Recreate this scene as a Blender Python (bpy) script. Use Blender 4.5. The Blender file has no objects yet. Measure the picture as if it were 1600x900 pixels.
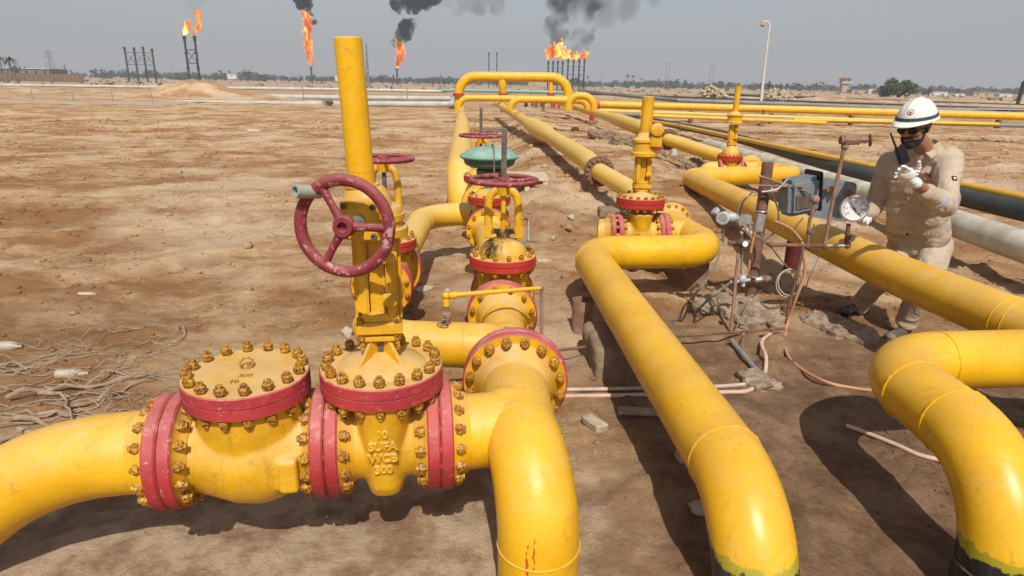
import bpy, bmesh, math, random
import numpy as np
from mathutils import Vector, Matrix, Quaternion
from mathutils.bvhtree import BVHTree
random.seed(7)
sc = bpy.context.scene
COL = sc.collection
# ------------------------------------------------------------------ camera
FPX = 1004.0; CH = 1.65
_p = math.radians(17.6); _r = math.radians(1.05)
_R0 = Vector((1, 0, 0)); _F = Vector((0, math.cos(_p), -math.sin(_p))); _U0 = Vector((0, math.sin(_p), math.cos(_p)))
_R = _R0*math.cos(_r) + _U0*math.sin(_r); _U = -_R0*math.sin(_r) + _U0*math.cos(_r)
CAMP = Vector((0, 0, CH))
cam = bpy.data.cameras.new('camera'); co = bpy.data.objects.new('camera', cam); COL.objects.link(co)
cam.sensor_width = 36; cam.lens = FPX/1600*36; cam.clip_start = .05; cam.clip_end = 9000
M = Matrix((_R, _U, -_F)).transposed().to_4x4(); M.translation = CAMP; co.matrix_world = M
sc.camera = co
# ------------------------------------------------------------------ sky, sun
SUN_EL = math.radians(50); SUN_AZ = math.radians(174)      # azimuth from +Y towards +X: behind the camera, a little right
w = bpy.data.worlds.new('World'); sc.world = w; w.use_nodes = True
nt = w.node_tree; nt.nodes.clear()
sky = nt.nodes.new('ShaderNodeTexSky'); sky.sky_type = 'NISHITA'; sky.sun_disc = False
sky.sun_elevation = SUN_EL; sky.sun_rotation = SUN_AZ; sky.dust_density = 2.0; sky.air_density = 1.0; sky.ozone_density = 1.0
hsv = nt.nodes.new('ShaderNodeHueSaturation'); hsv.inputs['Saturation'].default_value = .62; hsv.inputs['Value'].default_value = 1.0
bg = nt.nodes.new('ShaderNodeBackground'); bg.inputs[1].default_value = .095
wo = nt.nodes.new('ShaderNodeOutputWorld')
nt.links.new(sky.outputs[0], hsv.inputs['Color']); nt.links.new(hsv.outputs[0], bg.inputs[0]); nt.links.new(bg.outputs[0], wo.inputs[0])
sl = bpy.data.lights.new('sun', 'SUN'); sl.energy = 4.8; sl.angle = math.radians(.6); sl.color = (1, .94, .85)
so = bpy.data.objects.new('sun', sl); COL.objects.link(so)
_sd = Vector((math.sin(SUN_AZ)*math.cos(SUN_EL), math.cos(SUN_AZ)*math.cos(SUN_EL), math.sin(SUN_EL)))
so.rotation_mode = 'QUATERNION'; so.rotation_quaternion = _sd.to_track_quat('Z', 'Y'); so.location = _sd*30
sc.view_settings.view_transform = 'Standard'; sc.view_settings.look = 'None'
sc.view_settings.exposure = 0; sc.view_settings.gamma = 1

# ------------------------------------------------------------------ measuring helpers (photo pixel -> place)
def ray(x, y): return _R*(x-800) - _U*(y-450) + _F*FPX
def PZ(x, y, z=0.0):
    d = ray(x, y); return CAMP + d*((z-CH)/d.z)
def PY(x, y, Y):
    d = ray(x, y); return CAMP + d*(Y/d.y)
def V(*a): return Vector(a)

# ------------------------------------------------------------------ terrain height
def sstep(a, b, x):
    t = np.clip((x-a)/(b-a), 0, 1); return t*t*(3-2*t)
def _hash(ix, iy, s):
    n = (ix*374761393 + iy*668265263 + s*1442695041).astype(np.int64) & 0x7fffffff
    n = ((n ^ (n >> 13))*1274126177) & 0x7fffffff
    return ((n ^ (n >> 16)) & 0xffff)/65535.0
def vnoise(x, y, s=0):
    x0 = np.floor(x); y0 = np.floor(y); fx = x-x0; fy = y-y0
    ix = x0.astype(np.int64); iy = y0.astype(np.int64)
    fx = fx*fx*(3-2*fx); fy = fy*fy*(3-2*fy)
    a = _hash(ix, iy, s); b = _hash(ix+1, iy, s); c = _hash(ix, iy+1, s); d = _hash(ix+1, iy+1, s)
    return (a*(1-fx)+b*fx)*(1-fy) + (c*(1-fx)+d*fx)*fy - .5
def ghn(x, y):
    x = np.asarray(x, float); y = np.asarray(y, float)
    dist = np.hypot(x, y)
    h = -.07*sstep(.7, 1.9, x)*(1-sstep(30, 60, y)) - .05*sstep(2.7, 3.2, x)*(1-sstep(14, 30, y))
    # ruts and clods left of the pipes; rows run away to the upper right
    u = x*.83 + y*.55; v = -x*.55 + y*.83
    rough = (1-.72*sstep(.3, 1.5, x)*(1-sstep(4.2, 6, y)))*(1 - .6*(1-sstep(1.9, 2.5, y)))
    h = h + rough*(.06*vnoise(u*.45, v*.8, 1) + .03*vnoise(u*1.5+7, v*2.1, 2) + .032*vnoise(x*3.1, y*3.3, 3))
    nb = vnoise(x*7.3, y*7.9, 4); h = h + rough*.05*np.maximum(nb, 0)
    pat = np.clip(vnoise(x*.8+3, y*.9, 21)*3+.5, 0, 1)
    h = h + (.4+.6*rough)*(.016*vnoise(x*17, y*18, 5) + .010*vnoise(x*41, y*43, 6)) + rough*pat*(.035*np.maximum(vnoise(x*11, y*12, 22), 0) + .028*vnoise(x*5.2, y*5.9, 23))
    # two pairs of wheel ruts curving away over the left plain
    for v0, ph in ((1.1, 0.), (2.7, 1.), (6.2, 2.), (7.8, 3.)):
        w_ = v + .0 - v0 - .5*np.sin(u*.22+ph*.1) - .35*vnoise(u*.25, v*0, 31)
        h = h - rough*.042*np.exp(-(w_/.17)**2)*(1+.5*vnoise(u*6, w_*5, 32)) + rough*.03*np.exp(-((np.abs(w_)-.30)/.10)**2)*(1+vnoise(u*4, v*4, 33))
    h = h + .10*vnoise(x*.09, y*.12, 8)*sstep(9, 25, dist) + .35*vnoise(x*.03, y*.035, 9)*sstep(60, 160, dist)*(1-sstep(300, 700, dist))
    h = h + .30*sstep(6.2, 8.6, y)*(1-sstep(30, 45, y))*sstep(-.35, .5, x)*(1-sstep(2.4, 4.5, x))
    def bump(cx, cy, rx, ry, a, p=1.5):
        q = ((x-cx)/rx)**2 + ((y-cy)/ry)**2; return a*np.exp(-q**p)
    h = h + bump(1.72, 4.25, .34, .55, .07)*(1+2*vnoise(x*9, y*9, 11)) + bump(1.95, 3.35, .18, .2, .05)
    h = h + bump(2.15, 4.9, .35, .3, .05)
    h = h - bump(3.2, 4.0, .4, .9, .03)
    # borrow heap, spoil banks far left and right
    h = h + bump(-27.5, 57, 4.2, 3, 1.15, 1)*(1+.5*vnoise(x*.9, y*.9, 12)) + bump(-24.5, 56.5, 5.5, 3, .5, 1)
    h = h + .28*sstep(66, 70, y)*(1-sstep(78, 84, y))*(1-sstep(-40, -22, x))*(1+.9*vnoise(x*.25, y*.4, 13))
    h = h + .5*sstep(84, 88, y)*(1-sstep(96, 104, y))*sstep(20, 34, x)*(1+1.2*vnoise(x*.2, y*.4, 14))
    return h
def gh(x, y): return float(ghn(np.array([x]), np.array([y]))[0])

# ------------------------------------------------------------------ materials
MATS = {}
def newmat(name):
    m = bpy.data.materials.new(name); m.use_nodes = True; MATS[name] = m
    nt = m.node_tree; b = nt.nodes['Principled BSDF']; return m, nt, b
class N:
    def __init__(s, nt): s.nt = nt
    def node(s, t, **k):
        n = s.nt.nodes.new(t)
        for a, v in k.items(): setattr(n, a, v)
        return n
    def link(s, a, b): s.nt.links.new(a, b)
    def pos(s):
        if not hasattr(s, '_p'): s._p = s.node('ShaderNodeNewGeometry')
        return s._p
    def noise(s, scale, detail=4, rough=.55, vec=None, dist=0.0):
        n = s.node('ShaderNodeTexNoise'); n.inputs['Scale'].default_value = scale; n.inputs['Detail'].default_value = detail
        n.inputs['Roughness'].default_value = rough; n.inputs['Distortion'].default_value = dist
        s.link(vec if vec is not None else s.pos().outputs['Position'], n.inputs['Vector']); return n.outputs['Fac']
    def mapping(s, scale=(1, 1, 1), rot=(0, 0, 0), loc=(0, 0, 0)):
        m = s.node('ShaderNodeMapping'); m.inputs['Scale'].default_value = scale; m.inputs['Rotation'].default_value = rot; m.inputs['Location'].default_value = loc
        s.link(s.pos().outputs['Position'], m.inputs['Vector']); return m.outputs[0]
    def ramp(s, f, a, b, c0=0.0, c1=1.0):
        n = s.node('ShaderNodeMapRange'); n.interpolation_type = 'SMOOTHSTEP'
        for i, v in ((1, a), (2, b), (3, c0), (4, c1)): n.inputs[i].default_value = v
        s.link(f, n.inputs[0]); return n.outputs[0]
    def math(s, op, a, b=None):
        n = s.node('ShaderNodeMath', operation=op)
        for i, v in ((0, a), (1, b)):
            if v is None: continue
            if isinstance(v, (int, float)): n.inputs[i].default_value = v
            else: s.link(v, n.inputs[i])
        return n.outputs[0]
    def mix(s, f, a, b):
        n = s.node('ShaderNodeMix', data_type='RGBA')
        for i, v in ((0, f), (6, a), (7, b)):
            if isinstance(v, (int, float)): n.inputs[i].default_value = v
            elif isinstance(v, tuple): n.inputs[i].default_value = (*v, 1)
            else: s.link(v, n.inputs[i])
        return n.outputs[2]
    def bump(s, h, strength=.3, dist=.01, norm=None):
        n = s.node('ShaderNodeBump'); n.inputs['Strength'].default_value = strength; n.inputs['Distance'].default_value = dist
        s.link(h, n.inputs['Height'])
        if norm is not None: s.link(norm, n.inputs['Normal'])
        return n.outputs[0]
    def up(s):
        x = s.node('ShaderNodeSeparateXYZ'); s.link(s.pos().outputs['Normal'], x.inputs[0]); return x.outputs[2]
    def xyz(s):
        x = s.node('ShaderNodeSeparateXYZ'); s.link(s.pos().outputs['Position'], x.inputs[0]); return x.outputs

DUST = (.60, .44, .24)
def paint(name, c1, c2, dust=.5, rough=.38, chip=None, chipth=.7, dustcol=DUST, scl=1.0, metal=0, bump=.16, black=None, streak=0):
    m, nt, b = newmat(name); n = N(nt)
    c = n.mix(n.ramp(n.noise(3.2*scl, 5, .6), .35, .65), c1, c2)
    c = n.mix(n.math('MULTIPLY', n.ramp(n.noise(60*scl, 3, .7), .45, .62), .18), c, tuple(x*.62 for x in c1))
    if chip:
        f = n.ramp(n.noise(26*scl, 6, .75, dist=.4), chipth, chipth+.03)
        c = n.mix(f, c, chip)
    sc_ = n.ramp(n.noise(9*scl, 7, .8, dist=1.2), .585, .62); c = n.mix(n.math('MULTIPLY', sc_, .5), c, tuple(min(1, x*.55+.03) for x in c2))
    if streak:
        mp = n.mapping((30, 30, 2.5)); f = n.math('MULTIPLY', n.ramp(n.noise(1.2, 5, .7, mp), .56, .7), streak)
        c = n.mix(f, c, (.16, .07, .03))
    if black is not None:
        z = n.xyz()[2]; wob = n.math('MULTIPLY', n.noise(9, 4, .6), .16)
        q = n.math('ADD', z, wob)
        c = n.mix(n.ramp(q, black+.035, black+.042, 1, 0), c, (.34, .30, .015))
        c = n.mix(n.ramp(n.math('ADD', z, n.math('MULTIPLY', n.noise(14, 5, .7), .12)), black-.012, black-.004, 1, 0), c, (.016, .018, .02))
    if dust:
        up = n.ramp(n.up(), -.15, .95)
        nz = n.ramp(n.noise(5.5*scl, 6, .72), .28, .72)
        f = n.math('MULTIPLY', n.math('MULTIPLY', up, n.math('ADD', n.math('MULTIPLY', nz, .7), .3)), dust)
        f2 = n.math('MULTIPLY', n.ramp(n.noise(38*scl, 4, .75), .52, .66), dust*.35)
        cl = n.math('MULTIPLY', n.math('MULTIPLY', n.ramp(n.noise(11*scl, 8, .78, None, .6), .49, .60), n.ramp(n.up(), -.1, .75)), min(.7, dust*1.35)); f = n.math('MAXIMUM', f, cl)
        f = n.math('MAXIMUM', f, f2)
        c = n.mix(f, c, dustcol)
        r = n.math('ADD', n.math('MULTIPLY', f, .4), rough); n.link(r, b.inputs['Roughness'])
    else: b.inputs['Roughness'].default_value = rough
    b.inputs['Specular IOR Level'].default_value = .34
    n.link(c, b.inputs['Base Color']); b.inputs['Metallic'].default_value = metal
    h = n.math('ADD', n.math('MULTIPLY', n.noise(120*scl, 3, .6), .4), n.noise(14*scl, 4, .5))
    n.link(n.bump(h, bump, .004), b.inputs['Normal'])
    return m
def flat(name, c, rough=.7, c2=None, scale=8, metal=0, bump=.2, bscale=60):
    m, nt, b = newmat(name); n = N(nt)
    c2 = c2 or tuple(x*.65 for x in c)
    n.link(n.mix(n.ramp(n.noise(scale, 5, .65), .35, .65), c, c2), b.inputs['Base Color'])
    b.inputs['Roughness'].default_value = rough; b.inputs['Metallic'].default_value = metal
    if bump: n.link(n.bump(n.noise(bscale, 4, .6), bump, .006), b.inputs['Normal'])
    return m
YEL = paint('yellow_paint', (.79, .44, .007), (.69, .355, .005), dust=.42, chip=(.28, .09, .02), chipth=.735)
YELC = paint('cast_yellow_paint', (.73, .40, .008), (.56, .28, .006), dust=.80, chip=(.25, .09, .03), chipth=.70, bump=.35, scl=1.6, streak=.25)
YELD = paint('dusty_yellow_paint', (.76, .46, .03), (.70, .41, .03), dust=.95, dustcol=(.66, .47, .19), chip=(.4, .1, .03), chipth=.76)
YELR1 = paint('first_riser_paint', (.78, .435, .007), (.69, .355, .005), rough=.32, dust=.26, chip=(.42, .06, .04), chipth=.72, black=.10)
def red_scribble(m):
    nt = m.node_tree; n = N(nt); b = nt.nodes['Principled BSDF']; src = b.inputs['Base Color'].links[0].from_socket; x, y, z = n.xyz()
    wx = n.math('ADD', x, n.math('MULTIPLY', n.math('SUBTRACT', n.noise(16, 3, .6), .5), .05)); f = None
    for x0, a, c in ((.060, .16, .29), (.082, .19, .31)):
        ln = n.math('MULTIPLY', n.ramp(n.math('ABSOLUTE', n.math('SUBTRACT', wx, x0)), .0022, .0036, 1, 0), n.math('MULTIPLY', n.ramp(z, a, a+.01), n.ramp(z, c-.02, c, 1, 0)))
        f = ln if f is None else n.math('MAXIMUM', f, ln)
    f = n.math('MULTIPLY', n.math('MULTIPLY', f, n.ramp(y, 1.74, 1.76, 1, 0)), n.ramp(n.noise(70, 3, .7), .38, .5))
    n.link(n.mix(f, src, (.48, .04, .02)), b.inputs['Base Color'])
red_scribble(YELR1)
YELR3 = paint('third_riser_paint', (.78, .435, .007), (.69, .355, .005), dust=.20, rough=.30, chip=(.28, .09, .02), chipth=.735, black=.235)
YELR = paint('riser_paint', (.78, .435, .007), (.69, .355, .005), dust=.20, rough=.30, chip=(.28, .09, .02), chipth=.735, black=.275)
RED = paint('faded_red_paint', (.44, .036, .040), (.32, .024, .028), dust=.40, dustcol=(.62, .36, .32), chip=(.58, .30, .28), chipth=.63, rough=.6)
REDB = paint('bright_red_paint', (.48, .03, .02), (.38, .02, .018), dust=.3, dustcol=(.5, .3, .25), chip=(.2, .1, .08), chipth=.7, rough=.55)
WHEEL = paint('handwheel_red_paint', (.185, .020, .026), (.25, .030, .036), dust=.30, dustcol=(.48, .26, .24), chip=(.42, .24, .23), chipth=.575, rough=.6)
BOLT = paint('rusted_bolt_paint', (.40, .17, .012), (.60, .32, .015), dust=.10, chip=(.11, .035, .015), chipth=.50, rough=.55, scl=5)
RUST = flat('rusty_steel', (.20, .105, .065), .85, (.115, .055, .035), 14)
RUSTL = flat('dusty_rusty_steel', (.31, .19, .13), .85, (.2, .11, .07), 10)
STEEL = flat('grey_brown_steel', (.18, .14, .12), .6, (.11, .08, .07), 22, .3)
GALV = flat('galvanised_steel', (.42, .42, .40), .45, (.3, .29, .27), 20, .5, .1)
GREEN = paint('pale_green_paint', (.19, .36, .29), (.15, .29, .24), dust=.35, dustcol=(.45, .52, .42), rough=.5, scl=2)
GREEND = paint('dark_green_paint', (.06, .14, .11), (.05, .11, .09), dust=.1, rough=.5, scl=2)
CONC = flat('rough_concrete', (.33, .255, .185), .95, (.19, .13, .085), 13, 0, 1.0, 45)
CONCB = flat('brown_concrete', (.30, .22, .14), .95, (.2, .14, .09), 9, 0, .8, 30)
BLACKP = flat('black_pipe_coating', (.035, .045, .045), .5, (.06, .065, .06), 3, 0, .1)
WHITEP = flat('dirty_white_pipe_paint', (.60, .57, .48), .6, (.42, .37, .28), 3, 0, .1)
WHITEF = flat('white_pipe_paint', (.50, .50, .47), .5, (.40, .39, .36), 1, 0, 0)
GREYP = flat('grey_pipe_paint', (.22, .23, .24), .6, (.17, .17, .17), 1, 0, 0)
BOXG = flat('blue_grey_enamel', (.15, .185, .215), .4, (.22, .25, .27), 12, .1, .1)
BOXD = flat('dark_box_rubber', (.02, .022, .025), .5)
TUBE = flat('steel_tubing', (.30, .28, .24), .4, (.2, .18, .15), 20, .4)
WHITEC = flat('white_painted_fitting', (.46, .48, .48), .45, (.30, .31, .31), 25)
DIAL = flat('white_dial_face', (.80, .80, .78), .35, (.78, .78, .76), 5, 0, 0)
BLK = flat('black_plastic', (.012, .012, .014), .35, None, 8, 0, 0)
HOSEO = flat('orange_hose_rubber', (.52, .26, .14), .65, (.42, .21, .12), 6, 0, .1)
HOSEP = flat('pink_hose_rubber', (.62, .42, .33), .65, (.5, .33, .25), 6, 0, .1)
PVC = flat('pale_grey_conduit', (.50, .45, .38), .6, (.4, .34, .27), 6, 0, .1)
WOOD = flat('weathered_wood', (.42, .33, .22), .9, (.3, .22, .14), 12, 0, .4, 80)
STONE = flat('pale_limestone', (.50, .42, .30), .95, (.36, .28, .19), 14, 0, .8, 40)
PLAST = flat('dusty_clear_plastic', (.40, .33, .24), .5, (.4, .35, .28), 30)
ROOTM = flat('dry_grey_root', (.38, .29, .20), .95, (.25, .18, .12), 20)
STACK = flat('dark_flare_steel', (.05, .048, .045), .7, (.03, .03, .03), .5, 0, 0)
MUD = flat('mud_plaster', (.42, .33, .24), .9, (.34, .26, .18), .6, 0, 0)
WHT = flat('white_wall', (.62, .60, .56), .8, (.5, .47, .42), .5, 0, 0)
TILE = flat('red_roof', (.42, .14, .07), .8, (.34, .12, .07), 1, 0, 0)
SHED = flat('grey_shed_sheet', (.14, .17, .17), .7, (.11, .13, .13), 1, 0, 0)
ROADM = flat('dusty_road', (.36, .32, .29), .9, (.31, .26, .22), .5, 0, 0)
GLASSD = flat('dark_window', (.03, .035, .04), .2, None, 8, 0, 0)
def leafmat(name, c, c2):
    return flat(name, c, .85, c2, .8, 0, 0)
LEAF = leafmat('olive_leaves', (.085, .095, .04), (.055, .07, .03))
LEAFD = leafmat('dark_palm_leaves', (.045, .06, .03), (.03, .045, .025))
TREEL = leafmat('far_tree_leaves', (.05, .062, .04), (.035, .045, .032))
TRUNKM = flat('tree_bark', (.13, .09, .06), .9, None, 3, 0, 0)

# ------------------------------------------------------------------ geometry collector
def frame(a):
    a = Vector(a).normalized(); t = Vector((0, 0, 1)) if abs(a.z) < .9 else Vector((0, 1, 0))
    u = t.cross(a).normalized(); return a, u, a.cross(u)
class G:
    def __init__(s): s.v = []; s.f = []; s.m = []
    def add(s, vs, fs, mi=0):
        n = len(s.v); s.v += [tuple(v) for v in vs]; s.f += [tuple(i+n for i in f) for f in fs]; s.m += [mi]*len(fs); return s
    def revolve(s, prof, o, axis, seg=32, mi=0, rot=0, ell=(1, 1)):
        """prof: list of (t, r[, material])"""
        a, u, v = frame(axis); o = Vector(o); vs = []; fs = []; ms = []
        for q in prof:
            for k in range(seg):
                th = 2*math.pi*k/seg + rot
                vs.append(o + a*q[0] + (u*math.cos(th)*ell[0] + v*math.sin(th)*ell[1])*q[1])
        n = len(s.v); s.v += [tuple(x) for x in vs]
        for i in range(len(prof)-1):
            mm = prof[i][2] if len(prof[i]) > 2 else mi
            for k in range(seg):
                k2 = (k+1) % seg
                s.f.append((n+i*seg+k, n+i*seg+k2, n+(i+1)*seg+k2, n+(i+1)*seg+k)); s.m.append(mm)
        if prof[0][1] > 1e-5: s.f.append(tuple(n+k for k in reversed(range(seg)))); s.m.append(prof[0][2] if len(prof[0]) > 2 else mi)
        if prof[-1][1] > 1e-5: s.f.append(tuple(n+(len(prof)-1)*seg+k for k in range(seg))); s.m.append(prof[-1][2] if len(prof[-1]) > 2 else mi)
        return s
    def cyl(s, p0, p1, r, r1=None, seg=16, mi=0, ch=0):
        p0 = Vector(p0); p1 = Vector(p1); L = (p1-p0).length; r1 = r if r1 is None else r1
        pr = [(0, r-ch), (ch, r), (L-ch, r1), (L, r1-ch)] if ch else [(0, r), (L, r1)]
        return s.revolve(pr, p0, p1-p0, seg, mi)
    def tube(s, pts, rad, seg=24, mi=0, cap=True):
        pts = [Vector(p) for p in pts]; n = len(pts)
        if isinstance(rad, (int, float)): rad = [rad]*n
        tan = []
        for i in range(n):
            a = pts[max(i-1, 0)]; b = pts[min(i+1, n-1)]; tan.append((b-a).normalized())
        _, u, _v = frame(tan[0]); vs = []; base = len(s.v)
        for i in range(n):
            if i:
                q = tan[i-1].rotation_difference(tan[i]); u = q @ u
            u = (u - tan[i]*u.dot(tan[i])).normalized(); v = tan[i].cross(u)
            for k in range(seg):
                th = 2*math.pi*k/seg; s.v.append(tuple(pts[i] + (u*math.cos(th)+v*math.sin(th))*rad[i]))
        for i in range(n-1):
            for k in range(seg):
                k2 = (k+1) % seg
                s.f.append((base+i*seg+k, base+i*seg+k2, base+(i+1)*seg+k2, base+(i+1)*seg+k)); s.m.append(mi)
        if cap:
            s.f.append(tuple(base+k for k in reversed(range(seg)))); s.f.append(tuple(base+(n-1)*seg+k for k in range(seg))); s.m += [mi, mi]
        return s
    def box(s, c, size, rot=None, mi=0, bev=0):
        bm = bmesh.new(); bmesh.ops.create_cube(bm, size=1)
        for v in bm.verts: v.co = Vector((v.co.x*size[0], v.co.y*size[1], v.co.z*size[2]))
        if bev: bmesh.ops.bevel(bm, geom=list(bm.edges), offset=bev, segments=2, affect='EDGES')
        mt = Matrix.Translation(Vector(c)) @ (rot.to_4x4() if rot is not None else Matrix.Identity(4))
        s.bm(bm, mt, mi); return s
    def bm(s, bm, mt=None, mi=0):
        bm.verts.index_update(); vs = [(mt @ v.co if mt else v.co) for v in bm.verts]
        fs = [[v.index for v in f.verts] for f in bm.faces]; bm.free(); return s.add(vs, fs, mi)
    def ball(s, c, r, sub=2, mi=0, rot=None):
        bm = bmesh.new(); bmesh.ops.create_icosphere(bm, subdivisions=sub, radius=1)
        rr = (r, r, r) if isinstance(r, (int, float)) else r
        mt = Matrix.Translation(Vector(c)) @ (rot.to_4x4() if rot is not None else Matrix.Identity(4)) @ Matrix.Diagonal((*rr, 1))
        return s.bm(bm, mt, mi)
    def torus(s, c, axis, R, r, seg=40, rs=10, mi=0, arc=None, wob=0):
        a, u, v = frame(axis); c = Vector(c); base = len(s.v)
        for i in range(seg):
            th = 2*math.pi*i/seg; d = u*math.cos(th)+v*math.sin(th)
            rr = r*(1+wob*random.uniform(-1, 1))
            for k in range(rs):
                ph = 2*math.pi*k/rs; s.v.append(tuple(c + d*(R+rr*math.cos(ph)) + a*rr*math.sin(ph)))
        for i in range(seg):
            for k in range(rs):
                i2 = (i+1) % seg; k2 = (k+1) % rs
                s.f.append((base+i*rs+k, base+i2*rs+k, base+i2*rs+k2, base+i*rs+k2)); s.m.append(mi)
        return s
    def prism(s, poly, z0, z1, mt=None, mi=0):
        n = len(poly); vs = [Vector((x, y, z0)) for x, y in poly] + [Vector((x, y, z1)) for x, y in poly]
        if mt: vs = [mt @ v for v in vs]
        fs = [tuple(reversed(range(n))), tuple(range(n, 2*n))] + [(i, (i+1) % n, n+(i+1) % n, n+i) for i in range(n)]
        return s.add(vs, fs, mi)

def fillet(cps, arcn=10):
    """cps: list of (pos, radius, bend) -> sampled points and radii, plus the arc ends"""
    P = [Vector(c[0]) for c in cps]; out = [P[0]]; rad = [cps[0][1]]; ends = []
    for i in range(1, len(P)-1):
        b = cps[i][2]
        if not b: out.append(P[i]); rad.append(cps[i][1]); continue
        d0 = (P[i-1]-P[i]).normalized(); d1 = (P[i+1]-P[i]).normalized()
        ang = math.pi - d0.angle(d1)
        if ang < .02: out.append(P[i]); rad.append(cps[i][1]); continue
        t = min(b*math.tan(ang/2), (P[i-1]-P[i]).length*.97, (P[i+1]-P[i]).length*.97); b2 = t/math.tan(ang/2)
        a0 = P[i]+d0*t; c = P[i] + (d0+d1).normalized()*(b2/math.cos(ang/2))
        v0 = a0-c; ax = d0.cross(-d1) ; ax = (-d0).cross(d1).normalized()
        n = max(3, int(arcn*ang/1.57)+1)
        for k in range(n+1):
            out.append(c + Quaternion(ax, ang*k/n) @ v0); rad.append(cps[i][1])
        ends += [(a0, -d0), (P[i]+d1*t, d1)]
    out.append(P[-1]); rad.append(cps[-1][1]); return out, rad, ends

def mesh_of(g, name, mats, smooth=True, ang=38):
    me = bpy.data.meshes.new(name); me.from_pydata(g.v, [], g.f)
    for m in mats: me.materials.append(m)
    if len(mats) > 1: me.polygons.foreach_set('material_index', g.m)
    if smooth:
        me.polygons.foreach_set('use_smooth', [True]*len(me.polygons)); me.set_sharp_from_angle(angle=math.radians(ang))
    me.update(); return me
def link(name, me, parent=None, loc=None):
    o = bpy.data.objects.new(name, me); COL.objects.link(o)
    if parent is not None: o.parent = parent
    if loc is not None: o.location = loc
    return o
def thing(name, label, cat, loc=(0, 0, 0), rotz=0, group=None):
    o = bpy.data.objects.new(name, None); COL.objects.link(o); o.empty_display_size = .1
    o.location = loc; o.rotation_euler = (0, 0, rotz); o['label'] = label; o['category'] = cat
    if group: o['group'] = group
    return o
def tag(o, label, cat, group=None):
    o['label'] = label; o['category'] = cat
    if group: o['group'] = group
    return o
def part(name, g, mat, t, world=False, **k):
    """world=True: the geometry is in world coordinates (t must be unrotated)"""
    if world and t is not None:
        L = t.location; g.v = [(x-L.x, y-L.y, z-L.z) for x, y, z in g.v]
    return link(name, mesh_of(g, name, mat if isinstance(mat, (list, tuple)) else [mat], **k), t)
def solo(name, g, mat, label, cat, group=None, base=None, **k):
    """a top-level thing that is one mesh, origin at its base"""
    if base is None:
        n = len(g.v); base = (sum(v[0] for v in g.v)/n, sum(v[1] for v in g.v)/n, min(v[2] for v in g.v))
    base = Vector(base); g.v = [(x-base.x, y-base.y, z-base.z) for x, y, z in g.v]
    o = link(name, mesh_of(g, name, mat if isinstance(mat, (list, tuple)) else [mat], **k), None, base); return tag(o, label, cat, group)
def struct(name, g, mat, kind='structure', **k):
    o = link(name, mesh_of(g, name, [mat], **k)); o['kind'] = kind; return o
def meld(g, voxel=.008, smooth=6, disp=None):
    """fuse overlapping pieces of a collector into one cast skin"""
    me = bpy.data.meshes.new('tmp'); me.from_pydata(g.v, [], g.f); o = bpy.data.objects.new('tmp', me); COL.objects.link(o)
    r = o.modifiers.new('r', 'REMESH'); r.mode = 'VOXEL'; r.voxel_size = voxel
    if smooth: s_ = o.modifiers.new('s', 'SMOOTH'); s_.factor = .5; s_.iterations = smooth
    dg = bpy.context.evaluated_depsgraph_get(); dg.update()
    m2 = bpy.data.meshes.new_from_object(o.evaluated_get(dg)); n = len(m2.vertices)
    co_ = np.empty(n*3); m2.vertices.foreach_get('co', co_); out = G(); out.v = [tuple(x) for x in co_.reshape(-1, 3)]
    out.f = [tuple(p.vertices) for p in m2.polygons]; out.m = [0]*len(out.f)
    bpy.data.objects.remove(o); bpy.data.meshes.remove(me); bpy.data.meshes.remove(m2); return out

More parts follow.
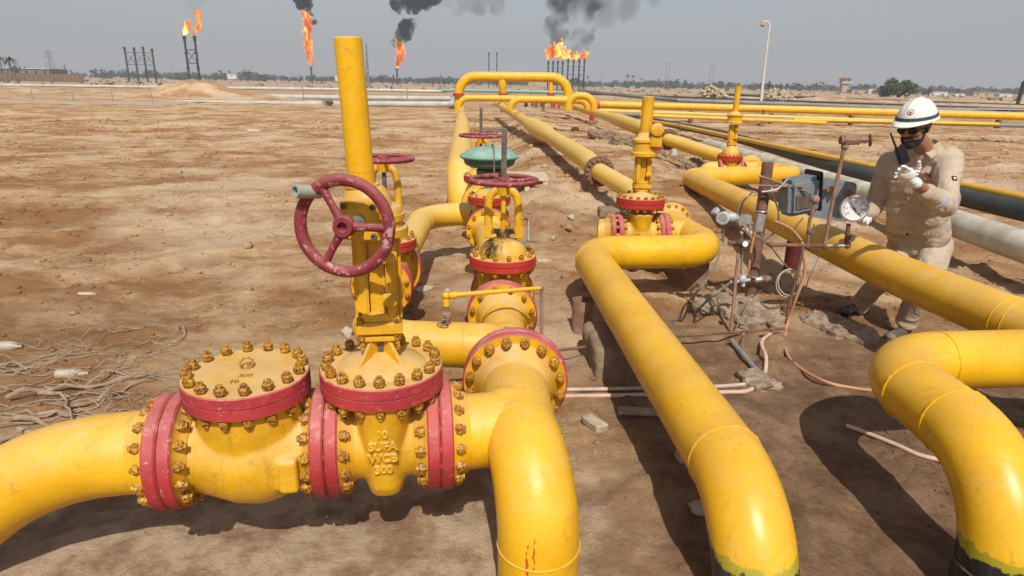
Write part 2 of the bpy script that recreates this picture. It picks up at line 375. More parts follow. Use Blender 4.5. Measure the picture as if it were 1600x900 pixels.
# ------------------------------------------------------------------ ground
def ground():
    def axis(lo, hi, d0, k):
        a = [0.0]; 
        while a[-1] < hi: a.append(a[-1] + d0 + k*abs(a[-1]))
        b = [0.0]
        while b[-1] > lo: b.append(b[-1] - d0 - k*abs(b[-1]))
        return np.array(b[::-1][:-1] + a)
    xs = axis(-5000, 5000, .022, .0085); ys = axis(-40, 6000, .022, .0075) 
    ys = ys[ys > -45]
    # denser rows a little ahead of the camera, where the photo looks
    X, Yy = np.meshgrid(xs, ys); Zz = ghn(X, Yy)
    n, m = X.shape; v = np.stack([X, Yy, Zz], -1).reshape(-1, 3)
    i = np.arange(n-1)[:, None]*m + np.arange(m-1)[None, :]
    f = np.stack([i, i+1, i+m+1, i+m], -1).reshape(-1, 4)
    me = bpy.data.meshes.new('ground'); me.vertices.add(len(v)); me.vertices.foreach_set('co', v.ravel())
    me.loops.add(f.size); me.loops.foreach_set('vertex_index', f.ravel().astype(np.int32))
    me.polygons.add(len(f)); me.polygons.foreach_set('loop_start', np.arange(0, f.size, 4, dtype=np.int32))
    me.polygons.foreach_set('use_smooth', np.ones(len(f), bool)); me.update(calc_edges=True); me.validate()
    m_, nt, b = newmat('desert_soil'); nn = N(nt)
    st = nn.mapping((.8, 1.2, 1), (0, 0, math.radians(-38)))
    big = nn.ramp(nn.noise(.75, 9, .74, st, .5), .41, .60)
    mid = nn.ramp(nn.noise(3.4, 8, .75, st, .3), .44, .62)
    c = nn.mix(big, (.325, .168, .072), (.58, .395, .222))
    c = nn.mix(nn.math('MULTIPLY', mid, .45), c, (.25, .128, .055))
    c = nn.mix(nn.math('MULTIPLY', nn.ramp(nn.noise(19, 7, .8), .52, .66), .35), c, (.20, .105, .05))
    c = nn.mix(nn.math('MULTIPLY', nn.ramp(nn.noise(.35, 4, .6), .47, .62), .65), c, (.62, .475, .32))
    x, y, z = nn.xyz()
    # trodden, oily soil between the risers on the right; pale cement dust under the first line
    wx = nn.math('ADD', x, nn.math('MULTIPLY', nn.noise(1.7, 4, .6), .9)); wy = nn.math('ADD', y, nn.math('MULTIPLY', nn.noise(1.3, 4, .6), 1.4))
    rt = nn.math('MULTIPLY', nn.ramp(wx, .85, 1.25), nn.ramp(wy, 4.4, 6.0, 1, 0))
    soil = nn.mix(nn.ramp(nn.noise(4, 9, .76), .4, .62), (.155, .088, .050), (.31, .195, .115))
    c = nn.mix(nn.math('MULTIPLY', rt, .9), c, soil)
    nr = nn.math('MULTIPLY', nn.ramp(wy, 2.9, 3.6, 1, 0), nn.ramp(wx, .7, 1.2, 1, 0))
    soil2 = nn.mix(nn.ramp(nn.noise(3.3, 7, .68), .40, .62), (.31, .195, .115), (.60, .455, .31))
    c = nn.mix(nn.math('MULTIPLY', nr, .9), c, soil2)
    rl = nn.math('MULTIPLY', nn.ramp(x, -4.2, -1.2, 1, 0), nn.ramp(wy, 4.2, 6.5, 1, 0))
    c = nn.mix(nn.math('MULTIPLY', rl, .5), c, (.24, .135, .07))
    # orange paint drips around the third riser
    dr = nn.math('MULTIPLY', nn.ramp(nn.noise(22, 3, .8), .71, .73), nn.math('MULTIPLY', nn.ramp(x, 1.1, 1.3), nn.ramp(y, 2.7, 3.0, 1, 0)))
    c = nn.mix(dr, c, (.6, .28, .02))
    far = nn.ramp(y, 25, 110)
    c = nn.mix(nn.math('MULTIPLY', far, .55), c, nn.mix(nn.ramp(nn.noise(.05, 6, .7), .42, .6), (.36, .24, .15), (.50, .40, .29)))
    c = nn.mix(nn.math('MULTIPLY', nn.ramp(nn.noise(90, 4, .8), .55, .7), .25), c, (.12, .075, .045))
    nn.link(c, b.inputs['Base Color']); b.inputs['Roughness'].default_value = .95; b.inputs['Specular IOR Level'].default_value = .15
    hh = nn.math('ADD', nn.noise(14, 8, .72, None, .4), nn.math('MULTIPLY', nn.noise(4.5, 8, .75, None, .5), 1.6))
    b1 = nn.bump(hh, .8, .035); b2 = nn.bump(nn.noise(45, 6, .8), .8, .012, b1); nn.link(nn.bump(nn.noise(160, 4, .75), .6, .003, b2), b.inputs['Normal'])
    me.materials.append(m_); o = link('ground', me); o['kind'] = 'structure'
ground()

# ------------------------------------------------------------------ shared small pieces
def bolt_mesh(name, r, L, mat=BOLT):
    """stud of length L along X with a hex nut at either end, flange faces at +-L/2"""
    g = G(); h = r*1.25; st = r*.60; b = L/2
    half = [(b+h*1.42, st*.7), (b+h*1.38, st), (b+h, st), (b+h, r*.80), (b+.82*h, r), (b+.12*h, r), (b, r*.8), (b, st)]
    g.revolve([(-t, q) for t, q in half] + [(t, q) for t, q in reversed(half)], (0, 0, 0), (1, 0, 0), 6)
    return mesh_of(g, name, [mat], ang=25)
def ring_bolts(parent, me, c, axis, R, n, ph=.5, rotx=True, name='bolt'):
    a, u, v = frame(axis)
    for k in range(n):
        th = 2*math.pi*(k+ph)/n
        o = link(name, me, parent); o.location = Vector(c) + (u*math.cos(th)+v*math.sin(th))*R
        q = Vector((1, 0, 0)).rotation_difference(a)
        o.scale = (random.uniform(.97, 1.07),)+(random.uniform(.94, 1.05),)*2; o.rotation_mode = 'QUATERNION'; o.rotation_quaternion = q @ Quaternion((1, 0, 0), random.uniform(0, 1))
def joined_bolts(parent, r, L, c, axis, R, n, mat=BOLT):
    a, u, v = frame(axis); g = G(); h = r*1.3
    for k in range(n):
        th = 2*math.pi*(k+.5)/n; p = Vector(c) + (u*math.cos(th)+v*math.sin(th))*R
        g.revolve([(-L/2-h, r*.6), (-L/2-h, r), (L/2+h, r), (L/2+h, r*.6)], p, a, 6)
    o = part('bolts', g, mat, parent); o['kind'] = 'stuff'; return o
def flange_prof(g, c, axis, R, t, hub_r, hub_l, seg=48, red=1, yel=0):
    """raised weld-neck flange: joint face at c, body grows along axis; rim in material `red`"""
    b = min(.006, t*.15)
    g.revolve([(0, R*.60, yel), (0, R-b, red), (b, R, red), (t-b, R, red), (t, R-b*1.2, yel), (t, hub_r*1.32, yel), (t+hub_l*.45, hub_r*1.14, yel), (t+hub_l, hub_r*1.005, yel)], c, axis, seg)
def hex_letters(txt, size, extr):
    cu = bpy.data.curves.new('t', 'FONT'); cu.body = txt; cu.size = size; cu.extrude = extr; cu.align_x = 'CENTER'; cu.resolution_u = 3
    cu.bevel_depth = extr*.35; cu.bevel_resolution = 0; cu.offset = size*.012
    o = bpy.data.objects.new('t', cu); COL.objects.link(o); dg = bpy.context.evaluated_depsgraph_get(); dg.update()
    me = bpy.data.meshes.new_from_object(o.evaluated_get(dg)); g = G()
    g.v = [tuple(v.co) for v in me.vertices]; g.f = [tuple(p.vertices) for p in me.polygons]; g.m = [0]*len(g.f)
    bpy.data.objects.remove(o); bpy.data.curves.remove(cu); bpy.data.meshes.remove(me); return g
def xform(g, mt): g.v = [tuple(mt @ Vector(v)) for v in g.v]; return g
def handwheel(parent, c, axis, R, r, spokes, mat=WHEEL, rot=0, knurl=0, hubr=.03, dish=0, name='handwheel'):
    """wheel as a part; hub and spokes as its pieces"""
    a, u, v = frame(axis); c = Vector(c); g = G(); g.torus(c, axis, R, r, 56, 12)
    if knurl:
        for k in range(knurl):
            th = 2*math.pi*k/knurl; d = u*math.cos(th)+v*math.sin(th); g.ball(c+d*(R+.1*r)-a*r*.55, r*.62, 1)
    wh = part(name, g, mat, parent)
    for k in range(spokes):
        th = 2*math.pi*k/spokes + rot; d = u*math.cos(th)+v*math.sin(th); e = a.cross(d)
        s = G(); n = 5; ra = []; pts = []
        for i in range(n+1):
            q = i/n; pts.append(c + d*(hubr*.7 + (R-hubr*.7)*q) - a*dish*(1-q)); ra.append(r*.88*(1-.28*math.sin(q*math.pi)))
        s.tube(pts, ra, 10); part('spoke', s, mat, wh)
    h = G(); h.revolve([(-.02, hubr*.5), (-.02, hubr*.9), (-.014, hubr), (.014, hubr), (.02, hubr*.9), (.02, hubr*.48), (.004, hubr*.45), (.003, 0)], c-a*dish, axis, 24)
    part('hub', h, mat, wh); return wh

# ------------------------------------------------------------------ valves
def valve_body(L, pr, neck_r, zt, wx, wy, hubs=True, vox=.008, zc=.45, smooth=5, bar=1.34):
    g = G(); seg = 40
    g.revolve([(-L, pr*1.02), (-L*.55, pr*1.05), (-L*.35, pr*(1+(bar-1)*.6)), (0, pr*bar), (L*.35, pr*(1+(bar-1)*.6)), (L*.55, pr*1.05), (L, pr*1.02)], (0, 0, zc), (1, 0, 0), seg)
    # wedge housing: oval, broad at the bonnet and narrower at the keel
    pf = []
    zb = zc - pr*1.28; H = zt - zb
    for q, sx, sy in ((0, .60, .45), (.04, .74, .78), (.14, .80, .90), (.45, .86, .98), (.8, 1.08, 1.05), (1, 1.35, 1.12)):
        pf.append((q*H, 1.0, sx, sy))
    n = len(g.v)
    for t, _, sx, sy in pf:
        for k in range(seg):
            th = 2*math.pi*k/seg; cx = math.cos(th); cy = math.sin(th)
            e = .72
            g.v.append((wx*sx*math.copysign(abs(cx)**e, cx), wy*sy*math.copysign(abs(cy)**e, cy), zb+t))
    for i in range(len(pf)-1):
        for k in range(seg):
            k2 = (k+1) % seg; g.f.append((n+i*seg+k, n+i*seg+k2, n+(i+1)*seg+k2, n+(i+1)*seg+k)); g.m.append(0)
    g.f.append(tuple(n+k for k in reversed(range(seg)))); g.f.append(tuple(n+(len(pf)-1)*seg+k for k in range(seg))); g.m += [0, 0]
    return meld(g, vox, smooth)

def bonnet(t, R, z0, th, nb, boltr, dome, boltme=None, mat=(YELC, RED), rx=1.0, domeR=.62, stain=False, seg=56, single=True, name='bonnet_flange'):
    for k, (a, b) in enumerate(((z0, z0+th*.5-.002), (z0+th*.5+.002, z0+th))):
        g = G(); bv = .004
        if k == 0: pr = [(0, R*.5, 0), (0, R-bv, 0), (bv, R, 1), (b-a, R, 1), (b-a, R*.5, 1)]
        else: pr = [(0, R*.5, 1), (0, R, 1), (b-a-bv, R, 1), (b-a, R-bv, 0), (b-a, 0, 0)]
        g.revolve(pr, (0, 0, a), (0, 0, 1), seg, ell=(1, rx)); part(name, g, list(mat), t)
    if dome:
        g = G(); pr = [(0, R*domeR, 0)]
        for i in range(1, 9):
            q = i/8; pr.append((dome*math.sin(q*math.pi/2), R*domeR*math.cos(q*math.pi/2)*(1) + .03*q*0 + (0.0)))
        pr = [(max(0, a), max(b, .035)) for a, b in [(x[0], x[1]) for x in pr]]
        g.revolve(pr, (0, 0, z0+th-.001), (0, 0, 1), seg); part('bonnet_dome', g, stain or mat[0], t)
    if boltme is not None:
        n = nb
        for k in range(n):
            a = 2*math.pi*(k+.5)/n; o = link('bolt', boltme, t); o.location = (math.cos(a)*R*.885, math.sin(a)*R*.885*rx, z0+th/2)
            o.rotation_mode = 'QUATERNION'; o.rotation_quaternion = Vector((1, 0, 0)).rotation_difference(Vector((0, 0, 1))) @ Quaternion((1, 0, 0), random.uniform(0, 1))
    else:
        joined_bolts(t, boltr, th, (0, 0, z0+th/2), (0, 0, 1), R*.885, nb)

B10 = bolt_mesh('bolt', .0185, .098); B10L = bolt_mesh('large_bolt', .0215, .098); B10B = bolt_mesh('bonnet_bolt', .0185, .088); B8 = bolt_mesh('small_bolt', .0155, .085); B8B = bolt_mesh('small_bonnet_bolt', .014, .078)
ZC = .45; OD10 = .1365; OD8 = .1095

# ---- gate valve A, in front
VA = thing('gate_valve', 'front gate valve with tall yellow stem tube and red handwheel facing the camera', 'valve', (-.44, 2.012, 0), math.radians(9))
LA = .145
part('valve_body', valve_body(LA, OD10*.97, .15, .665, .088, .172, vox=.0065, bar=1.12), YELC, VA)
for s in (-1, 1):
    g = G(); flange_prof(g, (s*(LA+.043), 0, ZC), (-s, 0, 0), .193, .043, OD10, .05); part('end_flange', g, [YELC, RED], VA)
    ring_bolts(VA, B10, (s*(LA+.0445), 0, ZC), (1, 0, 0), .167, 16)
bonnet(VA, .207, .655, .078, 18, .0, .0, B10B)
g = G(); g.revolve([(0, .150), (.010, .142), (.022, .10), (.040, .055), (.052, .035), (.052, 0)], (0, 0, .731), (0, 0, 1), 48); part('bonnet_dome', g, YELC, VA)
g = G()
for a in range(4):
    th = a*math.pi/2+math.radians(45+0); mt = Matrix.Rotation(th, 4, 'Z')
    g.prism([(.018, .732), (.115, .732), (.022, .86)], -.006, .006, mt @ Matrix.Rotation(math.pi/2, 4, 'X'))
part('bonnet_rib', g, YELC, VA)
g = G(); g.cyl((0, 0, .74), (0, 0, 1.2), .02, seg=16); part('stem', g, STEEL, VA)
def column(VAx, k=1.0, z=.0, wheelmat=None, rich=True):
    g = G(); g.box((0, 0, z+.875), (.15, .10, .042), bev=.006); g.box((0, 0, z+.838), (.11, .085, .02), bev=.004); g.box((0, 0, z+.91), (.12, .08, .03), bev=.005)
    part('yoke_base', g, YELC, VAx)
    for sx in (-1, 1):
        for sy in (-1, 1):
            g = G(); p = (sx*.058*1.0, sy*.036, z+.80); g.cyl(p, (p[0], p[1], z+.935), .008, seg=8); g.revolve([(0, .014), (.018, .014)], (p[0], p[1], z+.896), (0, 0, 1), 6); g.revolve([(0, .014), (.016, .014)], (p[0], p[1], z+.836), (0, 0, 1), 6)
            part('gland_bolt', g, BOLT, VAx)
    for sx in (-1, 1):
        g = G(); g.box((sx*.047, 0, z+1.05), (.036, .085, .30), bev=.006); g.box((sx*.070, 0, z+1.05), (.012, .03, .30), bev=.003); part('yoke_arm', g, YELC, VAx)
    g = G(); g.box((0, 0, z+1.05), (.05, .05, .30), bev=.004); part('stem_nut_sleeve', g, YELC, VAx)
    for zz in (.98, 1.12):
        g = G(); g.box((.04, -.055, z+zz), (.05, .03, .035), bev=.004); g.revolve([(0, .011), (.02, .011)], (.05, -.07, z+zz), (0, -1, 0), 6); part('clamp_lug', g, YELC, VAx)
column(VA)
g = G(); g.revolve([(0, .10), (.004, .104), (.026, .104), (.03, .10)], (0, 0, 1.185), (0, 0, 1), 40); g.revolve([(0, .088), (.055, .088), (.062, .083)], (0, 0, 1.216), (0, 0, 1), 40); g.revolve([(0, .094), (.02, .094)], (0, 0, 1.235), (0, 0, 1), 40)
part('gearbox', g, YELC, VA)
g = G(); g.revolve([(0, .078), (.05, .066), (.065, .05), (.065, 0)], (-.022, 0, 1.275), (0, 0, 1), 36); g.revolve([(0, .054), (.012, .054)], (-.034, 0, 1.335), (0, 0, 1), 28); part('gearbox_cover', g, YELC, VA)
gd = Vector((-.28, -1, 0)).normalized(); gq = Matrix.Rotation(math.atan2(gd.y, gd.x), 3, 'Z')
g = G(); g.box(V(0, 0, 1.255)+gd*.085, (.09, .125, .115), gq, bev=.008); g.box(V(0, 0, 1.255)+gd*.133, (.014, .118, .118), gq, bev=.004); part('bevel_housing', g, YELC, VA)
sv = gd.cross(Vector((0, 0, 1)))
for a in (-1, 1):
    for b in (-1, 1):
        g = G(); g.revolve([(0, .010), (.010, .010), (.010, .005), (.004, .004)], V(0, 0, 1.255)+gd*.140+sv*a*.044+V(0, 0, b*.044), gd, 6); part('screw', g, STEEL, VA)
g = G(); g.cyl(V(0, 0, 1.255)+gd*.13, V(0, 0, 1.255)+gd*.215, .020, seg=16); part('drive_shaft', g, GALV, VA)
hc = V(-.012, 0, 1.257)+gd*.225
hn = (gd + V(0.0, 0, .06)).normalized()
hw = handwheel(VA, hc, hn, .131, .0175, 3, WHEEL, rot=0, hubr=.031)
HWREF = (hc, hn)
sd = hn.cross(V(0, 0, 1)).normalized()*-1
rp = hc + (sd*-.70 + V(0, 0, .71))*.134
g = G(); g.revolve([(-.03, .019), (.05, .019), (.05, .013), (.01, .013), (.009, 0)], rp, (hn + V(-.75, 0, .15)), 20); part('wheel_handle', g, paint('grey_green_handle', (.33, .36, .31), (.26, .30, .27), dust=.4, rough=.5), VA)
g = G(); g.cyl((-.034, 0, 1.32), (-.052, -.01, 1.772), .0415, .0405, 36, ch=.003); part('stem_cover_tube', g, YEL, VA)
# cast lettering on the wedge housing, facing the camera
for txt, z, y, sz in (('10', .548, -.177, .038), ('SUFA', .502, -.174, .040), ('WCB', .456, -.171, .040), ('300', .410, -.166, .040)):
    g = hex_letters(txt, sz, .007)
    xform(g, Matrix.Translation((0, y+.004, z)) @ Matrix.Rotation(math.radians(90), 4, 'X'))
    part('raised_lettering', g, YELC, VA, smooth=False)

# ---- swing check valve, left of it
VC = thing('check_valve', 'bulbous yellow check valve with round bolted cover at left of the front line', 'valve', (-.8765, 1.9430, 0), math.radians(9))
LC = .208
g = G()
g.revolve([(-LC, .132), (-.17, .136), (-.13, .150), (-.05, .178), (.03, .186), (.09, .172), (.14, .146), (.17, .135), (LC, .132)], (0, 0, ZC-.012), (1, 0, 0), 48)
g.revolve([(0, .14), (.05, .168), (.16, .172), (.235, .17)], (-.0, 0, ZC-.02), (.02, 0, 1), 48)
g.box((.135, -.148, ZC-.03), (.065, .055, .125), bev=.008)
part('valve_body', meld(g, .007, 5), YELC, VC)
for s in (-1, 1):
    g = G(); flange_prof(g, (s*(LC+.043), 0, ZC), (-s, 0, 0), .193, .043, OD10, .03); part('end_flange', g, [YELC, RED], VC)
ring_bolts(VC, B10, (-LC-.0445, 0, ZC), (1, 0, 0), .167, 16)
bonnet(VC, .202, .648, .078, 16, 0, 0, B10B)
g = G(); g.torus((-.005, .035, .741), (.15, -.75, .8), .020, .0038, 28, 8); g.cyl((.0, .045, .724), (.0, .045, .732), .008, seg=8); part('lifting_eye', g, BOLT, VC)
for txt, x, y, sz in (('300', .005, -.045, .03), ('10', -.02, -.085, .03)):
    g = hex_letters(txt, sz, .0015); xform(g, Matrix.Translation((x, y, .7270)) @ Matrix.Rotation(math.radians(0), 4, 'Z')); part('raised_lettering', g, BOLT, VC, smooth=False)

# ------------------------------------------------------------------ pipes
def pipe(name, label, cps, mat, welds=True, seg=40, cat='pipe', group=None, flanges=(), arcn=12, weldmat=None, wr=.0032, extra_welds=()):
    pts, rad, ends = fillet(cps, arcn)
    base = Vector(cps[0][0]).copy(); base.z = 0
    t = thing(name, label, cat, base, 0, group)
    g = G(); g.tube(pts, rad, seg); part('pipe_run', g, mat, t, True)
    if welds:
        r0 = cps[0][1]
        for p, d in list(ends)+list(extra_welds):
            g = G(); g.torus(p, d, r0+.0012, wr*1.2, 72, 6, wob=.55); part('weld_bead', g, weldmat or mat, t, True)
    for c, ax, R, th, hr, hl in flanges:
        g = G(); flange_prof(g, c, ax, R, th, hr, hl); part('pipe_flange', g, [mat, RED], t, True)
    return t
# A-axis direction of the first line
dA = Vector((math.cos(math.radians(9)), math.sin(math.radians(9)), 0))
A3 = Vector((-.44, 2.012, ZC)) + dA*(LA+.0455)      # joint plane right of valve A
dC = Vector((math.cos(math.radians(9)), math.sin(math.radians(9)), 0))
C1 = Vector((-.8765, 1.9430, ZC)) - dC*(LC+.0455)
# left inlet pipe
pipe('inlet_pipe', 'yellow pipe curving down into the ground at the bottom left corner', [(C1-dC*.08, OD10, 0), (C1-dC*.44, OD10, .75), (C1-dC*1.15+V(-.0, -.03, -.62), OD10, 0)], YEL,
     flanges=[(C1, -dC, .193, .043, OD10, .07)], welds=False)
# tee 1 with riser 1
T1 = V(.035, 2.10, ZC)
t1 = thing('tee_pipe', 'yellow tee pipe running to bottom centre with red scratches, right of the front gate valve', 'pipe', (T1.x, T1.y, 0))
RF = V(.02, 2.50, ZC)
g = G(); g.tube([A3+dA*.09, T1+dA*.0], OD10*.985, 40)
g.tube([RF+V(0, -.11, 0), T1, T1+V(.01, -.09, 0)], OD10, 40); g.ball(T1+V(-.04, .02, 0), OD10*1.03, 3)
g = meld(g, .0065, 7); part('tee_fitting', g, YEL, t1, True)
pts, rad, ends = fillet([(T1+V(.006, -.05, 0), OD10, 0), (V(.100, 1.79, ZC), OD10, .30), (V(.112, 1.80, -.4), OD10, 0)], 14)
g = G(); g.tube(pts, rad, 48); ob = part('pipe_run', g, YELR1, t1, True)
for p, d in ends[1:]:
    g = G(); g.torus(p, d, OD10+.0008, .003, 56, 6, wob=.4); part('weld_bead', g, YEL, t1, True)
g = G(); flange_prof(g, A3, dA, .193, .043, OD10, .06); part('pipe_flange', g, [YEL, RED], t1, True)
g = G(); flange_prof(g, RF, (0, -1, 0), .2225, .043, OD10, .09); part('pipe_flange', g, [YELC, RED], t1, True)
ring = thing('x', '', '')
bpy.data.objects.remove(ring)
def rb_world(t, me, c, axis, R, n):
    ring_bolts(t, me, Vector(c)-t.location, axis, R, n)
rb_world(t1, B10L, RF+V(0, .001, 0), (0, 1, 0), .193, 16)
# tee 2 : 8 inch line towards valve C, branch left to valve B
CJ = V(-.05, 3.30, ZC)              # joint plane near valve C
T2 = V(-.025, 2.86, ZC)
t2 = thing('branch_pipe', 'yellow branch pipe behind the front flange, turning left behind the stem column', 'pipe', (T2.x, T2.y, 0))
g = G(); g.tube([RF+V(0, .10, 0), T2], OD8*1.1, 36); g.tube([T2, CJ+V(0, -.08, 0)], OD8, 36); g.tube([T2, T2+V(-.22, .0, 0)], OD8, 36); g.ball(T2, OD8*1.06, 3)
part('tee_fitting', meld(g, .007, 7), YEL, t2, True)
BJ = V(-.80, 3.78, ZC)
pts, rad, ends = fillet([(T2+V(-.19, 0, 0), OD8, 0), (V(-.665, 2.88, ZC), OD8, .26), (BJ+V(0, -.08, 0), OD8, 0)], 12)
g = G(); g.tube(pts, rad, 36); part('pipe_run', g, YEL, t2, True)
for p, d in ends+[(T2+V(-.2, 0, 0), V(1, 0, 0)), (CJ+V(0, -.16, 0), V(0, 1, 0))]:
    g = G(); g.torus(p, d, OD8+.0008, .003, 48, 6, wob=.4); part('weld_bead', g, YEL, t2, True)
for c, ax, R, hr, hl in ((RF+V(0, .003, 0), (0, 1, 0), .2225, .12, .07), (CJ, (0, -1, 0), .19, OD8, .10), (BJ, (0, -1, 0), .19, OD8, .10)):
    g = G(); flange_prof(g, c, ax, R, .04, hr, hl); part('pipe_flange', g, [YELC, RED], t2, True)
rb_world(t2, B8, CJ, (0, 1, 0), .165, 12); rb_world(t2, B8, BJ, (0, 1, 0), .165, 12)

# ---- yoke valves B, C, E with horizontal handwheels
def stain_mat():
    m = paint('oil_stained_yellow_paint', (.74, .42, .01), (.60, .31, .008), dust=.5, bump=.3, scl=1.6); nt = m.node_tree; n = N(nt); b = nt.nodes['Principled BSDF']
    src = b.inputs['Base Color'].links[0].from_socket; x, y, z = n.xyz()
    w_ = n.math('ADD', x, n.math('MULTIPLY', n.math('SUBTRACT', n.noise(9, 5, .65), .5), .10)); br = n.ramp(n.noise(34, 5, .75, n.mapping((1, 1, .35))), .36, .56)
    f = n.math('MULTIPLY', n.math('MULTIPLY', n.ramp(w_, -.105, -.060, 1, 0), n.ramp(w_, -.20, -.15)), n.math('ADD', n.math('MULTIPLY', br, .55), .42))
    f3 = n.math('MULTIPLY', n.math('MULTIPLY', n.ramp(w_, -.07, -.045, 1, 0), n.ramp(w_, -.085, -.06)), br)
    f2 = n.math('MULTIPLY', n.ramp(z, .815, .85), n.math('ADD', n.math('MULTIPLY', br, .4), .55)); f = n.math('MAXIMUM', n.math('MAXIMUM', f, n.math('MULTIPLY', f3, .7)), f2)
    n.link(n.mix(f, src, (.012, .008, .006)), b.inputs['Base Color']); return m
STAIN = stain_mat()
def yoke_valve(t, wheel_z, stem_z, R=.19, bz=.645, stain=None, wr=.2, singles=True, stemmat=STEEL, frontflange=True, wheelmat=WHEEL, dome=.115):
    L = .155
    g = valve_body(L, OD8, .12, bz+.01, .10, .135, vox=.009); part('valve_body', g, YELC, t)
    for s in (-1, 1):
        g = G(); flange_prof(g, (s*(L+.04), 0, ZC), (-s, 0, 0), R, .04, OD8, .04); part('end_flange', g, [YELC, RED], t)
    bonnet(t, .187, bz, .066, 14, .013, dome, B8B if singles else None, stain=stain, domeR=.72, mat=(YELC, REDB))
    top = bz+.066+dome
    g = G(); g.box((0, 0, top+.03), (.05, .19, .022), bev=.004); g.revolve([(0, .04), (.05, .036), (.06, .03)], (0, 0, top-.02), (0, 0, 1), 20); part('gland_plate', g, stain or YELC, t)
    for s in (-1, 1):
        g = G(); g.box((0, s*.085, top+.028), (.055, .05, .07), bev=.006); g.revolve([(0, .013), (.02, .013)], (0, s*.1, top+.063), (0, 0, 1), 6); part('yoke_foot', g, YELC, t)
        g = G(); pts = [(0, s*.082, top+.05), (0, s*.083, top+.05+(wheel_z-top)*.45), (0, s*.066, wheel_z-.07), (0, s*.03, wheel_z-.045)]
        P, Rr, _ = fillet([(pts[0], .025, 0), (pts[1], .023, .2), (pts[2], .023, .05), (pts[3], .023, 0)], 8); g.tube(P, Rr, 10); part('yoke_arm', g, YELC, t)
    g = G(); g.revolve([(0, .04), (.05, .045), (.055, .03)], (0, 0, wheel_z-.075), (0, 0, 1), 20); part('yoke_bush', g, YELC, t)
    g = G(); g.cyl((0, 0, top), (0, 0, wheel_z), .014, seg=12); part('stem', g, stemmat, t)
    if stem_z > wheel_z: g = G(); g.box((0, 0, (wheel_z+stem_z)/2), (.03, .03, stem_z-wheel_z)); part('position_rod', g, STEEL, t)
    handwheel(t, (0, 0, wheel_z+.004), (0, 0, 1), wr-.012, .014, 4, wheelmat, knurl=44, hubr=.035, rot=.35, dish=.006)
VB = thing('gate_valve', 'yellow gate valve with dark red horizontal handwheel behind the tall stem tube', 'valve', (-.80, 3.78+.195, 0), math.radians(90))
yoke_valve(VB, 1.20, 1.2, wr=.19, wheelmat=WHEEL)
VCv = thing('gate_valve', 'oil-stained yellow gate valve in the centre with horizontal handwheel and square grey rod', 'valve', (-.055, 3.30+.195, 0), math.radians(90))
yoke_valve(VCv, 1.15, 1.42, stain=STAIN, wr=.19, bz=.675, stemmat=YELC, dome=.10)
# spool between C and D, with the loop pipe joining
DJ0 = V(-.06, 3.30+.39, ZC)
DJ = V(-.215, 5.42, ZC)
B2 = V(-.80, 3.78+.39, ZC)
pipe('spool_pipe', 'short yellow pipe between the stained gate valve and the green-domed control valve', [(DJ0+V(0, .06, 0), OD8, 0), (DJ+V(0, -.08, 0), OD8, 0)], YEL,
     flanges=[(DJ0, (0, 1, 0), .19, .04, OD8, .07), (DJ, (0, -1, 0), .19, .04, OD8, .07)])
LJ = PZ(752, 327, ZC)
pipe('loop_pipe', 'yellow bypass pipe elbowing right from the left gate valve to the centre line', [(B2+V(0, .06, 0), OD8, 0), (V(-.84, 6.1, ZC), OD8, .42), (V(-.30, 6.12, ZC), OD8, 0)], YELD,
     flanges=[(B2, (0, 1, 0), .19, .04, OD8, .07)])
# ---- control valve D
VD = thing('control_valve', 'control valve topped by a round pale green diaphragm dome', 'valve', (-.215, 5.42+.195, 0), math.radians(90))
g = valve_body(.155, OD8, .12, .66, .11, .135, vox=.010); part('valve_body', g, YELC, VD)
for s in (-1, 1):
    g = G(); flange_prof(g, (s*.195, 0, ZC), (-s, 0, 0), .19, .04, OD8, .04); part('end_flange', g, [YELC, RED], VD)
joined_bolts(VD, .015, .085, (-.195, 0, ZC), (1, 0, 0), .165, 12)
bonnet(VD, .187, .655, .066, 14, .013, .07, None, domeR=.7, mat=(YELC, REDB))
g = G(); g.cyl((0, 0, .78), (0, 0, .93), .028, seg=14); g.cyl((-.05, 0, .78), (-.05, 0, .93), .018, seg=10); part('green_rod', g, GREEN, VD)
g = G(); g.revolve([(0, .05), (.02, .105), (.10, .115), (.115, .09), (.13, .09)], (0, 0, .84), (0, 0, 1), 32); part('actuator_neck', g, GREEND, VD)
g = G(); g.revolve([(0, .10), (.012, .17), (.035, .212), (.085, .230), (.09, .230)], (0, 0, .955), (0, 0, 1), 48); part('lower_diaphragm_case', g, GREEND, VD)
g = G(); g.revolve([(0, .252), (.006, .256), (.014, .256), (.018, .25), (.02, .232), (.045, .212), (.072, .16), (.088, .09), (.092, .03), (.104, .028), (.106, 0)], (0, 0, 1.046), (0, 0, 1), 56); part('upper_diaphragm_case', g, GREEN, VD)
joined_bolts(VD, .006, .018, (0, 0, 1.056), (0, 0, 1), .243, 32, GREEN)
g = G(); P, Rr, _ = fillet([((.0, -.02, 1.15), .006, 0), ((-.14, -.04, 1.17), .006, .05), ((-.27, -.05, 1.08), .006, .04), ((-.27, -.05, .75), .006, 0)], 6); g.tube(P, Rr, 8); part('signal_tube', g, TUBE, VD)
